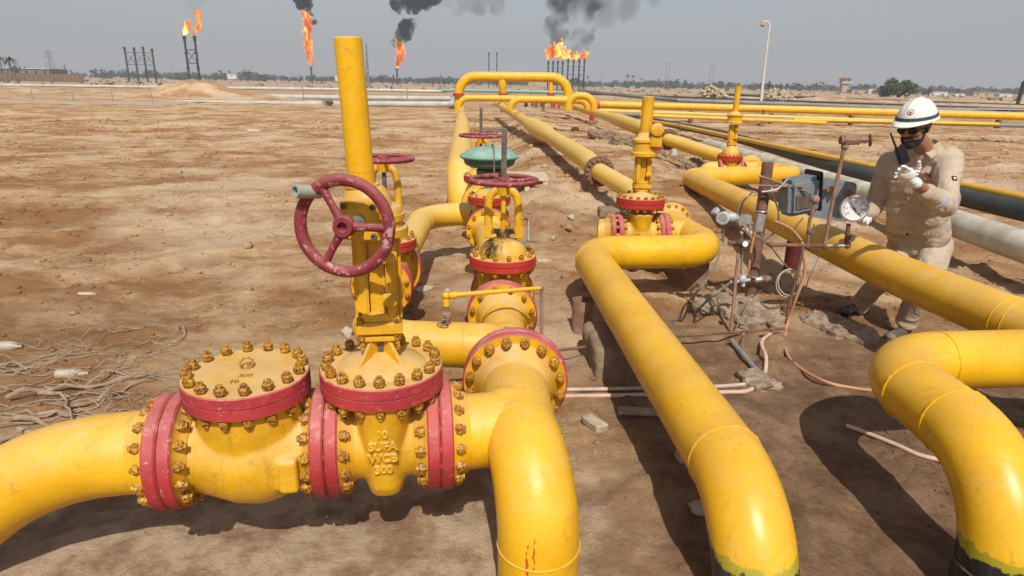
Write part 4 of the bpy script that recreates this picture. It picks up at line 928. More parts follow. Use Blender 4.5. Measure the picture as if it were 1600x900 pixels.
g = G(); g.cyl(q_(1318, 219), q_(1343, 218), .034, seg=8); g.cyl(q_(1313, 219), q_(1318, 219), .028, seg=12); g.cyl(q_(1343, 218), q_(1358, 219), .015, seg=8); g.revolve([(-.022, .026), (.022, .026)], q_(1348, 218.5), (1, 0, 0), 6); part('top_valve', g, RUSTL, gm, True)
g = G(); hwc = q_(1360, 219); g.torus(hwc, (1, -.3, .1), .038, .006, 20, 6)
for k in range(4):
    aa, uu, vv = frame((1, -.3, .1)); th = k*1.57+.4; g.cyl(hwc, hwc+(uu*math.cos(th)+vv*math.sin(th))*.038, .0045, seg=6)
part('top_wheel', g, RUST, gm, True)
# pressure gauge
pgc = q_(1335, 326, -.02); pd = (CAMP-pgc); pd.z *= .6; pd.normalize()
pg = thing('pressure_gauge', 'large round pressure gauge with white dial in front of the worker', 'gauge', pgc)
g = G(); g.revolve([(-.045, .07), (-.04, .088), (.012, .092), (.018, .092), (.02, .086), (.02, .080), (.008, .079), (.008, 0)], pgc, pd, 48); part('gauge_case', g, GALV, pg, True)
g = G(); g.revolve([(0, .079), (.0012, 0)], pgc+pd*.010, pd, 48); part('gauge_dial', g, DIAL, pg, True)
aa, uu, vv = frame(pd); up_ = V(0, 0, 1); up_ = (up_-pd*up_.dot(pd)).normalized(); rt_ = up_.cross(pd)
g = G()
for k in range(31):
    th = math.radians(-135 + k*9); dd = up_*math.cos(th)+rt_*math.sin(th); L_ = .010 if k % 5 else .018
    c0 = pgc+pd*.0125+dd*.073; e_ = pd.cross(dd)*(.0012 if k % 5 else .002)
    g.add([c0-e_, c0+e_, c0+e_-dd*L_, c0-e_-dd*L_], [(0, 1, 2, 3)])
part('scale_marks', g, BLK, pg, True, smooth=False)
g = G(); dd = (up_*.75-rt_*.55).normalized(); e_ = pd.cross(dd); c0 = pgc+pd*.0145
g.add([c0-dd*.028-e_*.004, c0-dd*.028+e_*.004, c0+dd*.058+e_*.001, c0+dd*.058-e_*.001], [(0, 1, 2, 3)]); g.revolve([(0, .007), (.003, .006)], c0-pd*.001, pd, 12); part('needle', g, BLK, pg, True, smooth=False)
for k, n_ in enumerate(('0', '4', '8', '12', '16', '20', '24')):
    th = math.radians(-135+k*45); dd = up_*math.cos(th)+rt_*math.sin(th); g = hex_letters(n_, .016, .0002)
    xform(g, Matrix.Translation(pgc+pd*.0128+dd*.047-up_*.005) @ Matrix((rt_, up_, pd)).transposed().to_4x4()); part('numeral', g, BLK, pg, True, smooth=False)
# cables, coils, hoses
def cable(name, pts, r, mat, label, cat='cable', seg=8, snap=()):
    # smooth curve through the points
    P = [Vector(p) for p in pts]; out = []
    for i in range(len(P)-1):
        p0 = P[max(i-1, 0)]; p1 = P[i]; p2 = P[i+1]; p3 = P[min(i+2, len(P)-1)]
        for k in range(8):
            t = k/8; out.append(.5*((2*p1)+(p2-p0)*t+(2*p0-5*p1+4*p2-p3)*t*t+(-p0+3*p1-3*p2+p3)*t**3))
    out.append(P[-1]); g = G(); g.tube(out, r, seg); return solo(name, g, mat, label, cat)
def gp(x, y, r=.01):
    p = PZ(x, y, 0)
    for _ in range(3): p = PZ(x, y, gh(p.x, p.y)+r)
    return p
cable('orange_hose', [q_(1253, 378), q_(1256, 400), q_(1257, 430), q_(1243, 468), gp(1229, 510), gp(1228, 548), gp(1250, 575), gp(1300, 600), gp(1370, 611)], .011, HOSEO, 'orange hose dropping from the gauge frame and snaking right over the ground', 'hose', 10)
cable('orange_hose', [q_(1210, 345), q_(1235, 357), q_(1252, 375)], .009, HOSEO, 'short orange hose arc between the post and the gauge frame', 'hose')
cable('red_hose', [PY(1170, 430, 4.7), PY(1172, 400, 4.7), PY(1180, 360, 4.7)], .010, HOSEO, 'short red-orange hose running up along the rusty post', 'hose')
cable('pink_hose', [gp(880, 619), gp(960, 618), gp(1050, 616), gp(1130, 613), gp(1170, 610), gp(1192, 592), gp(1197, 560), gp(1190, 535), gp(1205, 520)], .013, HOSEP, 'pale pink hose on the ground bending up in a hook to the frame foot', 'hose', 10)
cable('grey_conduit', [gp(880, 609), gp(1000, 607), gp(1120, 604), gp(1195, 597)], .012, PVC, 'straight pale conduit lying beside the pink hose', 'conduit', 10)
cable('brown_hose', [gp(1322, 665, .012), gp(1350, 675, .012), gp(1400, 695, .012), gp(1440, 712, .012), gp(1500, 725, .012)], .012, HOSEP, 'brownish pink hose on the ground under the right riser', 'hose', 10)
g = G(); g.tube([gp(865, 548, .12), gp(1065, 525, .10), PZ(1225, 513, .05)], .010, 10); solo('ground_rod', g, RUST, 'thin rusty rod pipe crossing under the riser line to the frame foot', 'pipe')
g = G(); g.tube([gp(1143, 532, .03), gp(1190, 588, .03)], .017, 12); solo('ground_pipe', g, GALV, 'short grey steel pipe lying on the cement by the hose hook', 'pipe')
g = G(); g.tube([gp(1182, 485, .03), gp(1208, 512, .03)], .016, 12); solo('ground_pipe', g, RUSTL, 'short rusty pipe linking post base and frame foot', 'pipe')
cable('grey_cable', [s_(1131, 355), s_(1128, 385), PY(1112, 425, 4.4), PY(1090, 455, 4.3), gp(1068, 480), gp(1060, 500)], .008, TUBE, 'grey cable hanging from the transmitter to the ground')
cable('grey_cable', [PY(1142, 441, 4.4), PY(1110, 465, 4.3), gp(1085, 488), gp(1050, 502)], .009, TUBE, 'grey cable from the white fitting to the ground')
cable('thin_cable', [s_(1184, 305), s_(1162, 310), s_(1152, 340), s_(1160, 375)], .005, TUBE, 'thin tube looping left of the post top')
cable('thin_cable', [s_(1170, 345), s_(1200, 380), s_(1228, 415), s_(1246, 425)], .006, TUBE, 'thin steel tube sloping from manifold block to the coil')
cable('thin_cable', [s_(1190, 300), s_(1215, 295), s_(1232, 278)], .008, GALV, 'bent grey conduit entering the junction box')
cable('thin_cable', [gp(1150, 512, .05), s_(1172, 470), PY(1188, 455, 4.5)], .006, TUBE, 'thin tube rising from the cement to the post base')
g = G()
for k in range(3): g.torus(PY(1233, 443, 4.5)+V(random.uniform(-.01, .01), k*.01, random.uniform(-.01, .01)), (.25, -1, .3), .095, .0045, 40, 6)
solo('cable_coil', g, PVC, 'coiled pale cable hanging by the frame leg', 'coil')
for k, (pp, r_, m_, lb) in enumerate((
    ([s_(1168, 350), s_(1176, 366), s_(1188, 372), s_(1200, 381)], .007, RUSTL, 'rusty tube from the transmitter manifold to the frame arm'),
    ([s_(1176, 300), s_(1160, 318), s_(1156, 345), s_(1166, 372)], .0045, BLK, 'thin black wire looping down left of the post'),
    ([s_(1205, 300), s_(1216, 330), s_(1212, 360), s_(1190, 378)], .006, STEEL, 'thin steel tube dropping from the bracket'),
    ([s_(1262, 384), s_(1280, 396), s_(1262, 440), gp(1250, 480)], .0045, TUBE, 'thin tube wandering down from the frame joint'),
    ([gp(1120, 470), gp(1140, 488), gp(1165, 492), gp(1190, 478)], .007, RUST, 'rusty tube bent over the rough footing'),
    ([gp(1180, 505), gp(1160, 530), gp(1170, 560), gp(1205, 575)], .005, TUBE, 'thin grey tube snaking over the cement'),
    ([s_(1255, 340), s_(1240, 362), s_(1252, 380)], .005, STEEL, 'thin tube below the junction box'),
    ([gp(1075, 470), gp(1100, 490), gp(1128, 505)], .008, BLK, 'black cable lying left of the footing'))):
    cable('thin_tube', pp, r_, m_, lb, 'tube')
g = G(); g.tube([PY(1240, 405, 4.47), PY(1268, 375, 4.5), PY(1272, 350, 4.55)], .005, 6); solo('thin_cable', g, BLK, 'black wire rising beside the coil', 'cable')
# ------------------------------------------------------------------ worker
from mathutils import noise as mnoise
def wrinkle(g, amp, scale, stretch=(1, 1, 1)):
    me = bpy.data.meshes.new('t'); me.from_pydata(g.v, [], g.f); me.update()
    nv = [v.normal.copy() for v in me.vertices]; bpy.data.meshes.remove(me); out = []
    for p, n in zip(g.v, nv):
        q = Vector((p[0]*stretch[0], p[1]*stretch[1], p[2]*stretch[2]))*scale
        q = q + mnoise.noise_vector(q*.6)*.8
        d = 1-abs(mnoise.noise(q))*2.4
        out.append(tuple(Vector(p)+n*d*amp))
    g.v = out; return g
def limb(g, pts, rs, seg=16):
    P = [Vector(p) for p in pts]
    for i in range(len(P)-1):
        n = max(2, int((P[i+1]-P[i]).length/.02))
        for k in range(n+1):
            t = k/n; g.ball(P[i].lerp(P[i+1], t), rs[i]*(1-t)+rs[i+1]*t, 2)
    return g
SKIN = flat('tanned_skin', (.34, .165, .095), .5, (.28, .125, .07), 12, 0, .1)
def cloth(name, c, c2):
    m, nt, b = newmat(name); n = N(nt)
    n.link(n.mix(n.ramp(n.noise(5, 5, .6), .35, .65), c, c2), b.inputs['Base Color']); b.inputs['Roughness'].default_value = .9
    h = n.math('ADD', n.noise(6, 3, .45, None, 1.6), n.math('MULTIPLY', n.noise(300, 2, .5), .03)); n.link(n.bump(h, .6, .05), b.inputs['Normal']); return m
CLOTH = cloth('khaki_work_cloth', (.47, .375, .28), (.39, .305, .225))
BEARD = flat('black_beard_hair', (.012, .010, .009), .8, (.02, .016, .014), 90, 0, .6, 200)
HELM = flat('white_helmet_plastic', (.72, .72, .64), .3, (.68, .67, .60), 6, 0, 0)
GLOVE = cloth('white_glove_knit', (.74, .73, .72), (.66, .65, .64))
BOOT = flat('dusty_black_boot', (.06, .05, .045), .7, (.20, .15, .11), 12)
REFL = flat('grey_reflective_band', (.42, .47, .52), .4, None, 8, 0, 0)
GLS = flat('black_sunglass_lens', (.008, .008, .010), .12, None, 8, 0, 0)
REDF = flat('red_print', (.45, .05, .05), .8, None, 8, 0, 0)
DARKR = flat('dark_red_patch', (.12, .02, .025), .8, None, 8, 0, 0)
def Jp(x, y, Y): return PY(x, y, Y)
pr = thing('person', 'bearded worker in khaki overalls, white helmet and sunglasses, leaning and talking into a radio', 'person', (2.95, 4.75, gh(2.95, 4.75)))
sR = Jp(1394, 254, 4.68); sL = Jp(1481, 250, 4.42); nk = Jp(1449, 229, 4.47); ch = Jp(1436, 285, 4.58); be = Jp(1432, 335, 4.64); hp = Jp(1436, 380, 4.72)
eR = Jp(1371, 312, 4.82); wR = Jp(1352, 344, 4.66)
eL = Jp(1478, 322, 4.16); wL = Jp(1428, 284, 4.04)
hR = Jp(1412, 388, 4.85); kR = Jp(1388, 425, 4.62); aR = Jp(1342, 478, 4.98)
hL = Jp(1462, 386, 4.66); kL = Jp(1447, 445, 4.36); aL = Jp(1415, 503, 4.52)
# head frame
hc_ = Jp(1430, 200, 4.38); fw = V(-.82, -.55, -.20).normalized(); up2 = V(-.10, -.05, 1); up2 = (up2 - fw*up2.dot(fw)).normalized(); sd2 = fw.cross(up2)   # sd2: his right... image left/back
Hm = Matrix((fw, -sd2, up2)).transposed()
def H(f, s, u): return hc_ + fw*f - sd2*s + up2*u
g = G()
g.ball(H(0, 0, .03), (.098, .077, .10), 3, rot=Hm); g.ball(H(.025, 0, -.035), (.070, .062, .085), 3, rot=Hm); g.ball(H(.055, 0, -.085), (.034, .034, .026), 2, rot=Hm)
g.ball(H(.078, 0, .028), (.022, .055, .018), 2, rot=Hm)                      # brow
for k in range(6): t = k/5; g.ball(H(.088+.024*t, 0, .018-.042*t), .0095+.007*t, 2)   # nose
for s in (-1, 1):
    g.ball(H(.105, s*.012, -.026), .010, 2); g.ball(H(.062, s*.043, -.015), (.03, .024, .026), 2, rot=Hm)
    g.ball(H(-.008, s*.079, .0), (.020, .008, .032), 2, rot=Hm); g.ball(H(-.012, s*.086, .008), (.014, .006, .022), 2, rot=Hm)
g.ball(H(.090, 0, -.050), (.018, .030, .008), 2, rot=Hm); g.ball(H(.088, 0, -.062), (.017, .026, .008), 2, rot=Hm)
limb(g, [H(-.02, 0, -.06), nk+V(0, 0, -.03)], [.056, .062])
# bare neck base, forearms, continuous torso under the clothes
limb(g, [nk+V(0, 0, -.03), ch, be, hp], [.07, .12, .115, .115]); limb(g, [nk+V(0, 0, -.04), sL, eL, wL], [.06, .055, .044, .031]); limb(g, [nk+V(0, 0, -.04), sR, eR, wR], [.06, .055, .044, .031])
limb(g, [hp, hL, kL, aL], [.1, .085, .056, .042]); limb(g, [hp, hR, kR, aR], [.1, .085, .056, .042])
BODY = meld(g, .0055, 3); g = G(); g.v = list(BODY.v); g.f = list(BODY.f); g.m = list(BODY.m); part('body', g, SKIN, pr, True)
# beard and hair
def hl(p):
    d = Vector(p)-hc_; return d.dot(fw), -d.dot(sd2), d.dot(up2)
def bearded(p):
    f, q, u = hl(p); a = abs(q)
    if (Vector(p)-hc_).length > .175 or f < -.012: return False
    if u < -.052 and f > .018 and u > -.135: return not (f > .085 and u > -.066 and a < .018)
    if a > .050 and f < .030 and u < .012: return f > .002
    return f > .078 and -.052 < u < -.030 and a < .036
tm = bpy.data.meshes.new('t'); tm.from_pydata(BODY.v, [], BODY.f); tm.update(); nn_ = [v.normal.copy() for v in tm.vertices]; bpy.data.meshes.remove(tm)
keep = [f for f in BODY.f if all(bearded(BODY.v[i]) for i in f)]; used = sorted({i for f in keep for i in f}); ix = {v: k for k, v in enumerate(used)}
g = G(); g.v = [tuple(Vector(BODY.v[i])+nn_[i]*(.006+.004*random.random())) for i in used]; g.f = [tuple(ix[i] for i in f) for f in keep]; g.m = [0]*len(g.f)
part('beard', g, BEARD, pr, True)
g = G(); g.ball(H(.060, 0, -.088), (.046, .046, .040), 3, rot=Hm)
for s in (-1, 1): g.ball(H(.040, s*.034, -.078), (.036, .026, .030), 2, rot=Hm)
part('chin_beard', meld(g, .006, 2), BEARD, pr, True)
g = G(); g.ball(H(-.035, 0, .01), (.073, .078, .07), 3, rot=Hm); part('hair', g, BEARD, pr, True)
# helmet
hm_o = H(-.008, 0, .064); g = G(); n_ = len(g.v); prof = []
for k in range(13):
    a = k/12*math.pi/2; prof.append((.125*math.sin(a), math.cos(a)))
seg = 48
for t, q in prof:
    for k in range(seg):
        th = 2*math.pi*k/seg; lx = .142*q*math.cos(th); ly = .112*q*math.sin(th); rg = 0
        if q > .05: rg = .010*math.exp(-(ly/.016)**2)*(1 if t > .03 else .3) + .006*math.exp(-((abs(ly)-.045)/.010)**2)*(t > .05)
        g.v.append(tuple(hm_o + fw*lx - sd2*ly + up2*(t+rg)))
for i in range(12):
    for k in range(seg):
        k2 = (k+1) % seg; g.f.append((i*seg+k, i*seg+k2, (i+1)*seg+k2, (i+1)*seg+k)); g.m.append(0)
part('helmet_shell', g, HELM, pr, True, ang=60)
g = G()
for j in range(5):
    for k in range(seg):
        th = 2*math.pi*k/seg; c_ = math.cos(th); ex = (.014 + .055*max(0, c_)**1.5)
        w_ = (0, .5, 1, 1, 0)[j]; dz = (.004, .0, -.010*max(0, c_)-.004, -.010*max(0, c_)-.010, -.006)[j]
        g.v.append(tuple(hm_o + fw*((.141+ex*w_)*c_) - sd2*((.111+.013*w_)*math.sin(th)) + up2*dz))
for i in range(4):
    for k in range(seg):
        k2 = (k+1) % seg; g.f.append((i*seg+k, i*seg+k2, (i+1)*seg+k2, (i+1)*seg+k)); g.m.append(0)
part('helmet_brim', g, HELM, pr, True, ang=60)
g = G()
for j, (dz, ex) in enumerate(((.006, .0005), (.007, .006), (.024, .005), (.025, -.001))):
    for k in range(seg):
        th = 2*math.pi*k/seg; q = math.sqrt(max(0, 1-(dz/.125)**2)); g.v.append(tuple(hm_o + fw*((.142*q+ex)*math.cos(th)) - sd2*((.112*q+ex)*math.sin(th)) + up2*dz))
for i in range(3):
    for k in range(seg): k2 = (k+1) % seg; g.f.append((i*seg+k, i*seg+k2, (i+1)*seg+k2, (i+1)*seg+k)); g.m.append(0)
part('goggle_strap', g, flat('dark_strap', (.05, .065, .075), .6, None, 8, 0, 0), pr, True)
# round emblem on the helmet front
thE = math.radians(12); en = (fw*math.cos(thE)*.9 - sd2*math.sin(thE) + up2*.42).normalized(); eo = hm_o + fw*.142*math.cos(thE)*.86 - sd2*.112*math.sin(thE)*.86 + up2*.063
aa, uu, vv = frame(en)
g = G(); g.revolve([(-.004, .019), (.005, .019), (.006, .0175), (.006, 0)], eo, en, 28); part('emblem', g, DIAL, pr, True)
g = G(); g.torus(eo+en*.006, en, .0165, .0022, 28, 6); part('emblem_ring', g, REDF, pr, True)
g = G(); g.box(eo+en*.006, (.016, .005, .003), Matrix((uu, vv, aa)).transposed()); g.box(eo+en*.006+vv*-.006, (.005, .012, .003), Matrix((uu, vv, aa)).transposed()); part('emblem_mark', g, BLK, pr, True)
# sunglasses
g = G()
for s in (-1, 1): g.ball(H(.100, s*.035, .004), (.010, .033, .024), 2, rot=Hm)
g.box(H(.103, 0, .014), (.006, .02, .008), Hm)
for s in (-1, 1): g.cyl(H(.090, s*.062, .012), H(-.005, s*.083, .014), .004, seg=6)
part('sunglasses', meld(g, .004, 1), GLS, pr, True)
# shirt
g = G(); mid = (sL+sR)/2
limb(g, [nk+V(.01, .02, -.055), sL+V(-.01, 0, -.02)], [.075, .088]); limb(g, [nk+V(.0, .02, -.055), sR+V(.01, 0, -.02)], [.075, .088])
side = (sL-sR).normalized()
for p, wd, rr in ((mid+V(0, .02, -.07), .095, .118), (ch, .10, .125), (be, .080, .118), (hp+V(-.01, 0, .06), .07, .120), (hp+V(-.01, 0, -.01), .075, .122)):
    for k in range(5): g.ball(p+side*wd*(k/2-1), rr, 2)
for a, b in ((mid+V(0, .02, -.07), ch), (ch, be), (be, hp)):
    for t in (.33, .66):
        for k in range(5): g.ball(a.lerp(b, t)+side*.086*(k/2-1), .119, 2)
limb(g, [sL, eL, eL.lerp(wL, .60)], [.088, .066, .056]); limb(g, [sR, eR, eR.lerp(wR, .62)], [.086, .064, .054])
g.torus(eL.lerp(wL, .60), wL-eL, .046, .012, 20, 8); g.torus(eR.lerp(wR, .62), wR-eR, .044, .012, 20, 8)
g = wrinkle(meld(g, .009, 6), .013, 5.2, (1, 1, .45)); g = wrinkle(g, .0022, 16, (1, 1, .5))
part('shirt', g, CLOTH, pr, True)
# collar
g = G()
for s in (-1, 1):
    b0 = nk+V(0, 0, .01); f2 = V(-.8, -.55, 0).normalized(); s2 = V(.55, -.8, 0)*s
    pts = [b0-f2*.065+V(0, 0, .03), b0+s2*.068+V(0, 0, .02), b0+f2*.075+s2*.022+V(0, 0, -.045), b0+f2*.08+s2*.075+V(0, 0, -.085), b0+s2*.105+V(0, 0, -.035), b0-f2*.09+V(0, 0, -.005)]
    o_ = [p + V(0, 0, .010) for p in pts]; g.add(pts+o_, [(0, 1, 4, 5), (1, 2, 3, 4), (11, 10, 7, 6), (10, 9, 8, 7), (5, 4, 10, 11), (4, 3, 9, 10), (3, 2, 8, 9), (2, 1, 7, 8), (1, 0, 6, 7)])
part('collar', g, CLOTH, pr, True)
# pocket flaps, placket, belt hem, sleeve band, patches
fT = V(-.55, -.83, .05).normalized(); rT = V(.83, -.55, 0); Bm = Matrix((rT, fT.cross(rT)*-1, -fT)).transposed() if False else Matrix((rT, -fT, V(0, 0, 1))).transposed()
def on(px, py, mesh_g, Y0=3.2):
    d = ray(px, py).normalized(); b = BVHTree.FromPolygons([Vector(v) for v in mesh_g.v], mesh_g.f); h = b.ray_cast(CAMP, d); return h[0], h[1]
SH = G(); SH.v = [tuple(Vector(v)+pr.location) for v in bpy.data.objects['shirt'].data.vertices and [vv_.co for vv_ in bpy.data.objects['shirt'].data.vertices]]; SH.f = [tuple(p.vertices) for p in bpy.data.objects['shirt'].data.polygons]
def decal(name, px, py, w_, h_, mat, th=.006, tilt=0):
    h, n = on(px, py, SH)
    if h is None: return
    if n.dot(CAMP-h) < 0: n = -n
    u = V(0, 0, 1); u = (u-n*u.dot(n)).normalized(); r_ = u.cross(n); u = Quaternion(n, tilt) @ u; r_ = u.cross(n)
    g = G(); g.box(h+n*.003, (w_, h_, th), Matrix((r_, u, n)).transposed(), bev=.002); part(name, g, mat, pr, True)
decal('chest_pocket_flap', 1402, 272, .11, .045, CLOTH, .012, .1); decal('chest_pocket', 1404, 291, .10, .09, CLOTH, .008, .1)
decal('red_chest_print', 1452, 274, .06, .018, REDF, .004, -.5); decal('sleeve_patch', 1491, 279, .030, .034, DARKR, .008); decal('sleeve_patch_mark', 1491, 279, .014, .016, DIAL, .0095)
decal('hem_button', 1418, 366, .016, .016, BLK, .01)
g = G()
for t in (.10, .22): g.torus(eL.lerp(wL, t+.1), wL-eL, .057, .010, 28, 8)
c0 = eL.lerp(wL, .14); c1 = eL.lerp(wL, .32); g = G(); g.revolve([(0, .062), (.002, .0665), ((c1-c0).length-.002, .0625), ((c1-c0).length, .058)], c0, c1-c0, 28); part('reflective_band', g, REFL, pr, True)
# trousers
g = G(); 
for p, wd, rr in ((hp+V(0, 0, .03), .08, .122), (hp+V(0, 0, -.05), .09, .124)):
    for k in range(5): g.ball(p+side*wd*(k/2-1), rr, 2)
limb(g, [hL, kL, aL+V(0, 0, .02)], [.112, .083, .070]); limb(g, [hR, kR, aR+V(0, 0, .02)], [.112, .083, .068])
g.torus(aL+V(0, 0, .0), aL-kL, .058, .016, 20, 8); g.torus(aR+V(0, 0, .0), aR-kR, .056, .016, 20, 8)
g = wrinkle(meld(g, .010, 6), .011, 6, (1, 1, .5)); part('trousers', g, CLOTH, pr, True)
# boots
for (a, toe) in ((aR, V(-.17, -.10, 0)), (aL, V(-.16, -.12, 0))):
    g = G(); zf = gh(a.x, a.y)+.03; b0 = V(a.x, a.y, zf+.02); limb(g, [a+V(0, 0, .0), b0+V(.01, 0, .03)], [.045, .048]); limb(g, [b0-toe*.25, b0+toe*.9], [.042, .040]); g.ball(b0+toe*1.0+V(0, 0, 0), (.05, .05, .036), 2)
    part('boot', meld(g, .008, 3), BOOT, pr, True)
    g = G(); dd = toe.normalized(); ss = V(-dd.y, dd.x, 0); P_ = [b0-dd*.085, b0-dd*.07+ss*.042, b0+dd*.02+ss*.036, b0+dd*.15+ss*.052, b0+dd*.235, b0+dd*.15-ss*.052, b0+dd*.02-ss*.036, b0-dd*.07-ss*.042]
    g.prism([(p.x, p.y) for p in P_], zf-.035, zf-.008); part('boot_sole', g, BLK, pr, True)
# gloved hands
def hand(wrist, pdir, pnorm, curls, thumb, nm, sc_=1.0):
    """palm along pdir, back of hand along pnorm"""
    g = G(); pd_ = pdir.normalized(); pn = (pnorm-pd_*pnorm.dot(pd_)).normalized(); sd_ = pd_.cross(pn)
    Rm = Matrix((pd_, sd_, pn)).transposed()
    k_ = sc_; limb(g, [wrist-pd_*.03, wrist+pd_*.012*k_], [.038, .031])
    g.ball(wrist+pd_*.052*k_, (.052*k_, .042*k_, .020*k_), 3, rot=Rm); g.ball(wrist+pd_*.07*k_, (.034*k_, .045*k_, .018*k_), 2, rot=Rm)
    body = meld(g, .005, 2); out = G(); out.v = body.v; out.f = body.f; out.m = body.m; fg = G(); fg.v = list(body.v); fg.f = list(body.f); fg.m = list(body.m)
    for i, (off, ln, cu) in enumerate(zip((.029, .010, -.010, -.029), (.078, .086, .080, .062), curls)):
        off *= k_; ln *= k_; p = wrist+pd_*(.088*k_-abs(off)*.25)+sd_*off; d = pd_.copy(); rr = .0112*k_
        pts = [p-pd_*.02]; rs = [rr]
        for j, f_ in enumerate((.42, .32, .26)):
            d = Quaternion(sd_, cu*(.8 if j == 0 else 1)) @ d; pts.append(pts[-1]+d*ln*f_*(1.25 if j == 0 else 1)); rs.append(rr*(1-.1*(j+1)))
        limb(fg, pts, rs)
    td, tl = thumb; tl *= k_; p = wrist+pd_*.028*k_+sd_*.034*k_; q1_ = p+td.normalized()*tl*.55; q2_ = q1_+(td.normalized()*.7+pd_*.6).normalized()*tl*.5; limb(fg, [p, q1_, q2_], [.0155, .0135, .0115])
    part(nm, meld(fg, .0035, 1), GLOVE, pr, True)
radio_c = Jp(1409, 241, 4.11)
_pd = Jp(1389, 251, 3.99)-wL; _pn = (CAMP-wL).normalized()*1.0+V(-.25, 0, -.15); _sd = _pd.normalized().cross((_pn-_pd.normalized()*_pn.dot(_pd.normalized())).normalized())
hand(wL+_pd.normalized()*.012, _pd, _pn, (.22, .30, .36, .40), (_sd*.75+_pd.normalized()*.65-_pn.normalized()*.25, .066), 'left_glove', 1.22)
hand(wR+V(-.0, -.0, .0), (Jp(1342, 352, 4.56)-wR), V(-.3, -.6, .9), (.35, .4, .45, .45), (V(-.2, -.9, -.2), .07), 'right_glove')
wr2 = thing('walkie_talkie', 'black handheld radio with stub antenna held before the worker\'s bearded mouth', 'radio', radio_c)
ru = (Jp(1389, 210, 4.08)-Jp(1404, 258, 4.08)).normalized(); rn = (CAMP-radio_c); rn = (rn-ru*rn.dot(ru)).normalized(); rr_ = ru.cross(rn); Rm = Matrix((rr_, rn*-1, ru)).transposed()
Rm = Matrix.Rotation(math.radians(25), 3, ru) @ Rm
g = G(); g.box(radio_c+ru*-.005, (.060, .036, .115), Rm, bev=.006); part('radio_body', g, BLK, wr2, True)
g = G(); g.cyl(radio_c+ru*.045-rr_*.018, radio_c+ru*.155-rr_*.024, .007, .005, 10, ch=.001); part('antenna', g, BLK, wr2, True)
g = G(); g.cyl(radio_c+ru*.045+rr_*.010, radio_c+ru*.062+rr_*.010, .007, seg=10); part('knob', g, BLK, wr2, True)
# ------------------------------------------------------------------ ground litter
def bottle(x, y, L, ang, label):
    c = gp(x, y, .008); d = V(math.cos(ang), math.sin(ang), .0); g = G(); r = L*.15
    g.revolve([(0, r*.6), (.006, r*.95), (L*.2, r), (L*.22, r*.93), (L*.4, r), (L*.62, r), (L*.66, r*.9), (L*.80, r*.45), (L*.90, r*.36)], c-d*L/2, d, 18)
    o = solo('plastic_bottle', g, PLAST, label, 'bottle'); g = G(); g.revolve([(L*.87, r*.42), (L*.97, r*.42)], c-d*L/2, d, 14)
    return o
bottle(12, 541, .22, .1, 'dusty plastic bottle at the left picture edge'); bottle(116, 584, .20, .12, 'dusty plastic bottle lying near the dry roots'); bottle(138, 460, .15, .15, 'half-buried pale bottle farther back on the left')
bottle(852, 408, .17, .2, 'small white bottle right of the oil-stained gate valve'); bottle(866, 370, .16, 1.3, 'upright-lying pale bottle right of the stained valve, beyond the small one'); bottle(400, 205, .5, .1, 'pale green bottle far on the left plain')
def rock(x, y, s, label, mat=STONE, flatn=.5, name='stone', cat='stone', seed=0):
    c = gp(x, y, s*flatn*.5); bm = bmesh.new(); bmesh.ops.create_icosphere(bm, subdivisions=3, radius=1)
    for v in bm.verts:
        q = v.co.copy(); n = mnoise.noise(q*1.3+V(seed, seed*2, 0))*.45 + mnoise.noise(q*4+V(seed, 0, 0))*.12; v.co = V(q.x*(1+n)*s[0] if isinstance(s, tuple) else q.x*(1+n)*s, q.y*(1+n)*s*.7, q.z*(1+n)*s*flatn)
    g = G(); g.bm(bm, Matrix.Translation(c) @ Matrix.Rotation(seed*1.3, 4, 'Z')); return solo(name, g, mat, label, cat, ang=60)
p = gp(929, 661, .02); bm = bmesh.new(); bmesh.ops.create_cube(bm, size=1); bmesh.ops.bevel(bm, geom=list(bm.edges), offset=.12, segments=1, affect='EDGES')
for v in bm.verts: v.co = V(v.co.x*.15+random.uniform(-.006, .006), v.co.y*.07+random.uniform(-.006, .006), v.co.z*.04)
g = G(); g.bm(bm, Matrix.Translation(p) @ Matrix.Rotation(-.95, 4, 'Z')); solo('stone', g, STONE, 'flat pale stone on the soil between the first two risers', 'stone', ang=20)
for k, (x, y, s, lb) in enumerate(((1066, 712, .045, 'grey pebble half under the second riser'), (1094, 796, .05, 'rounded grey stone touching the foot of the second riser'), (548, 160, .25, 'small brown boulder on the left plain beside the stem tube'), (1170, 455, .07, 'brown clod beside the rusty post'), (820, 385, .05, 'brown clod right of the stained gate valve'), (893, 340, .06, 'curled pale scrap on the sand left of the second line'), (700, 455, .035, 'small white stone left of the drain valve'), (655, 425, .06, 'pale stone in front of the left valve shadow'), (1205, 440, .09, 'dark clod behind the coil'))):
    rock(x, y, s, lb, STONE if k not in (3, 4, 8) else CONCB, .55, seed=k+1)
# foam scrap / pale lumps near column
rock(543, 520, .05, 'white rumpled plastic scrap beside the branch elbow', PLAST, .8, 'plastic_scrap', 'litter', 21)
rock(663, 452, .07, 'crumpled pale plastic bag on the sand between left and centre valves', PLAST, .35, 'plastic_bag', 'bag', 22); p = gp(1005, 643, .012); g = G(); g.box(p, (.26, .065, .018), Matrix.Rotation(-.06, 3, 'Z'), bev=.003); solo('board_scrap', g, WOOD, 'short brown board lying in the shade left of the second riser', 'board')
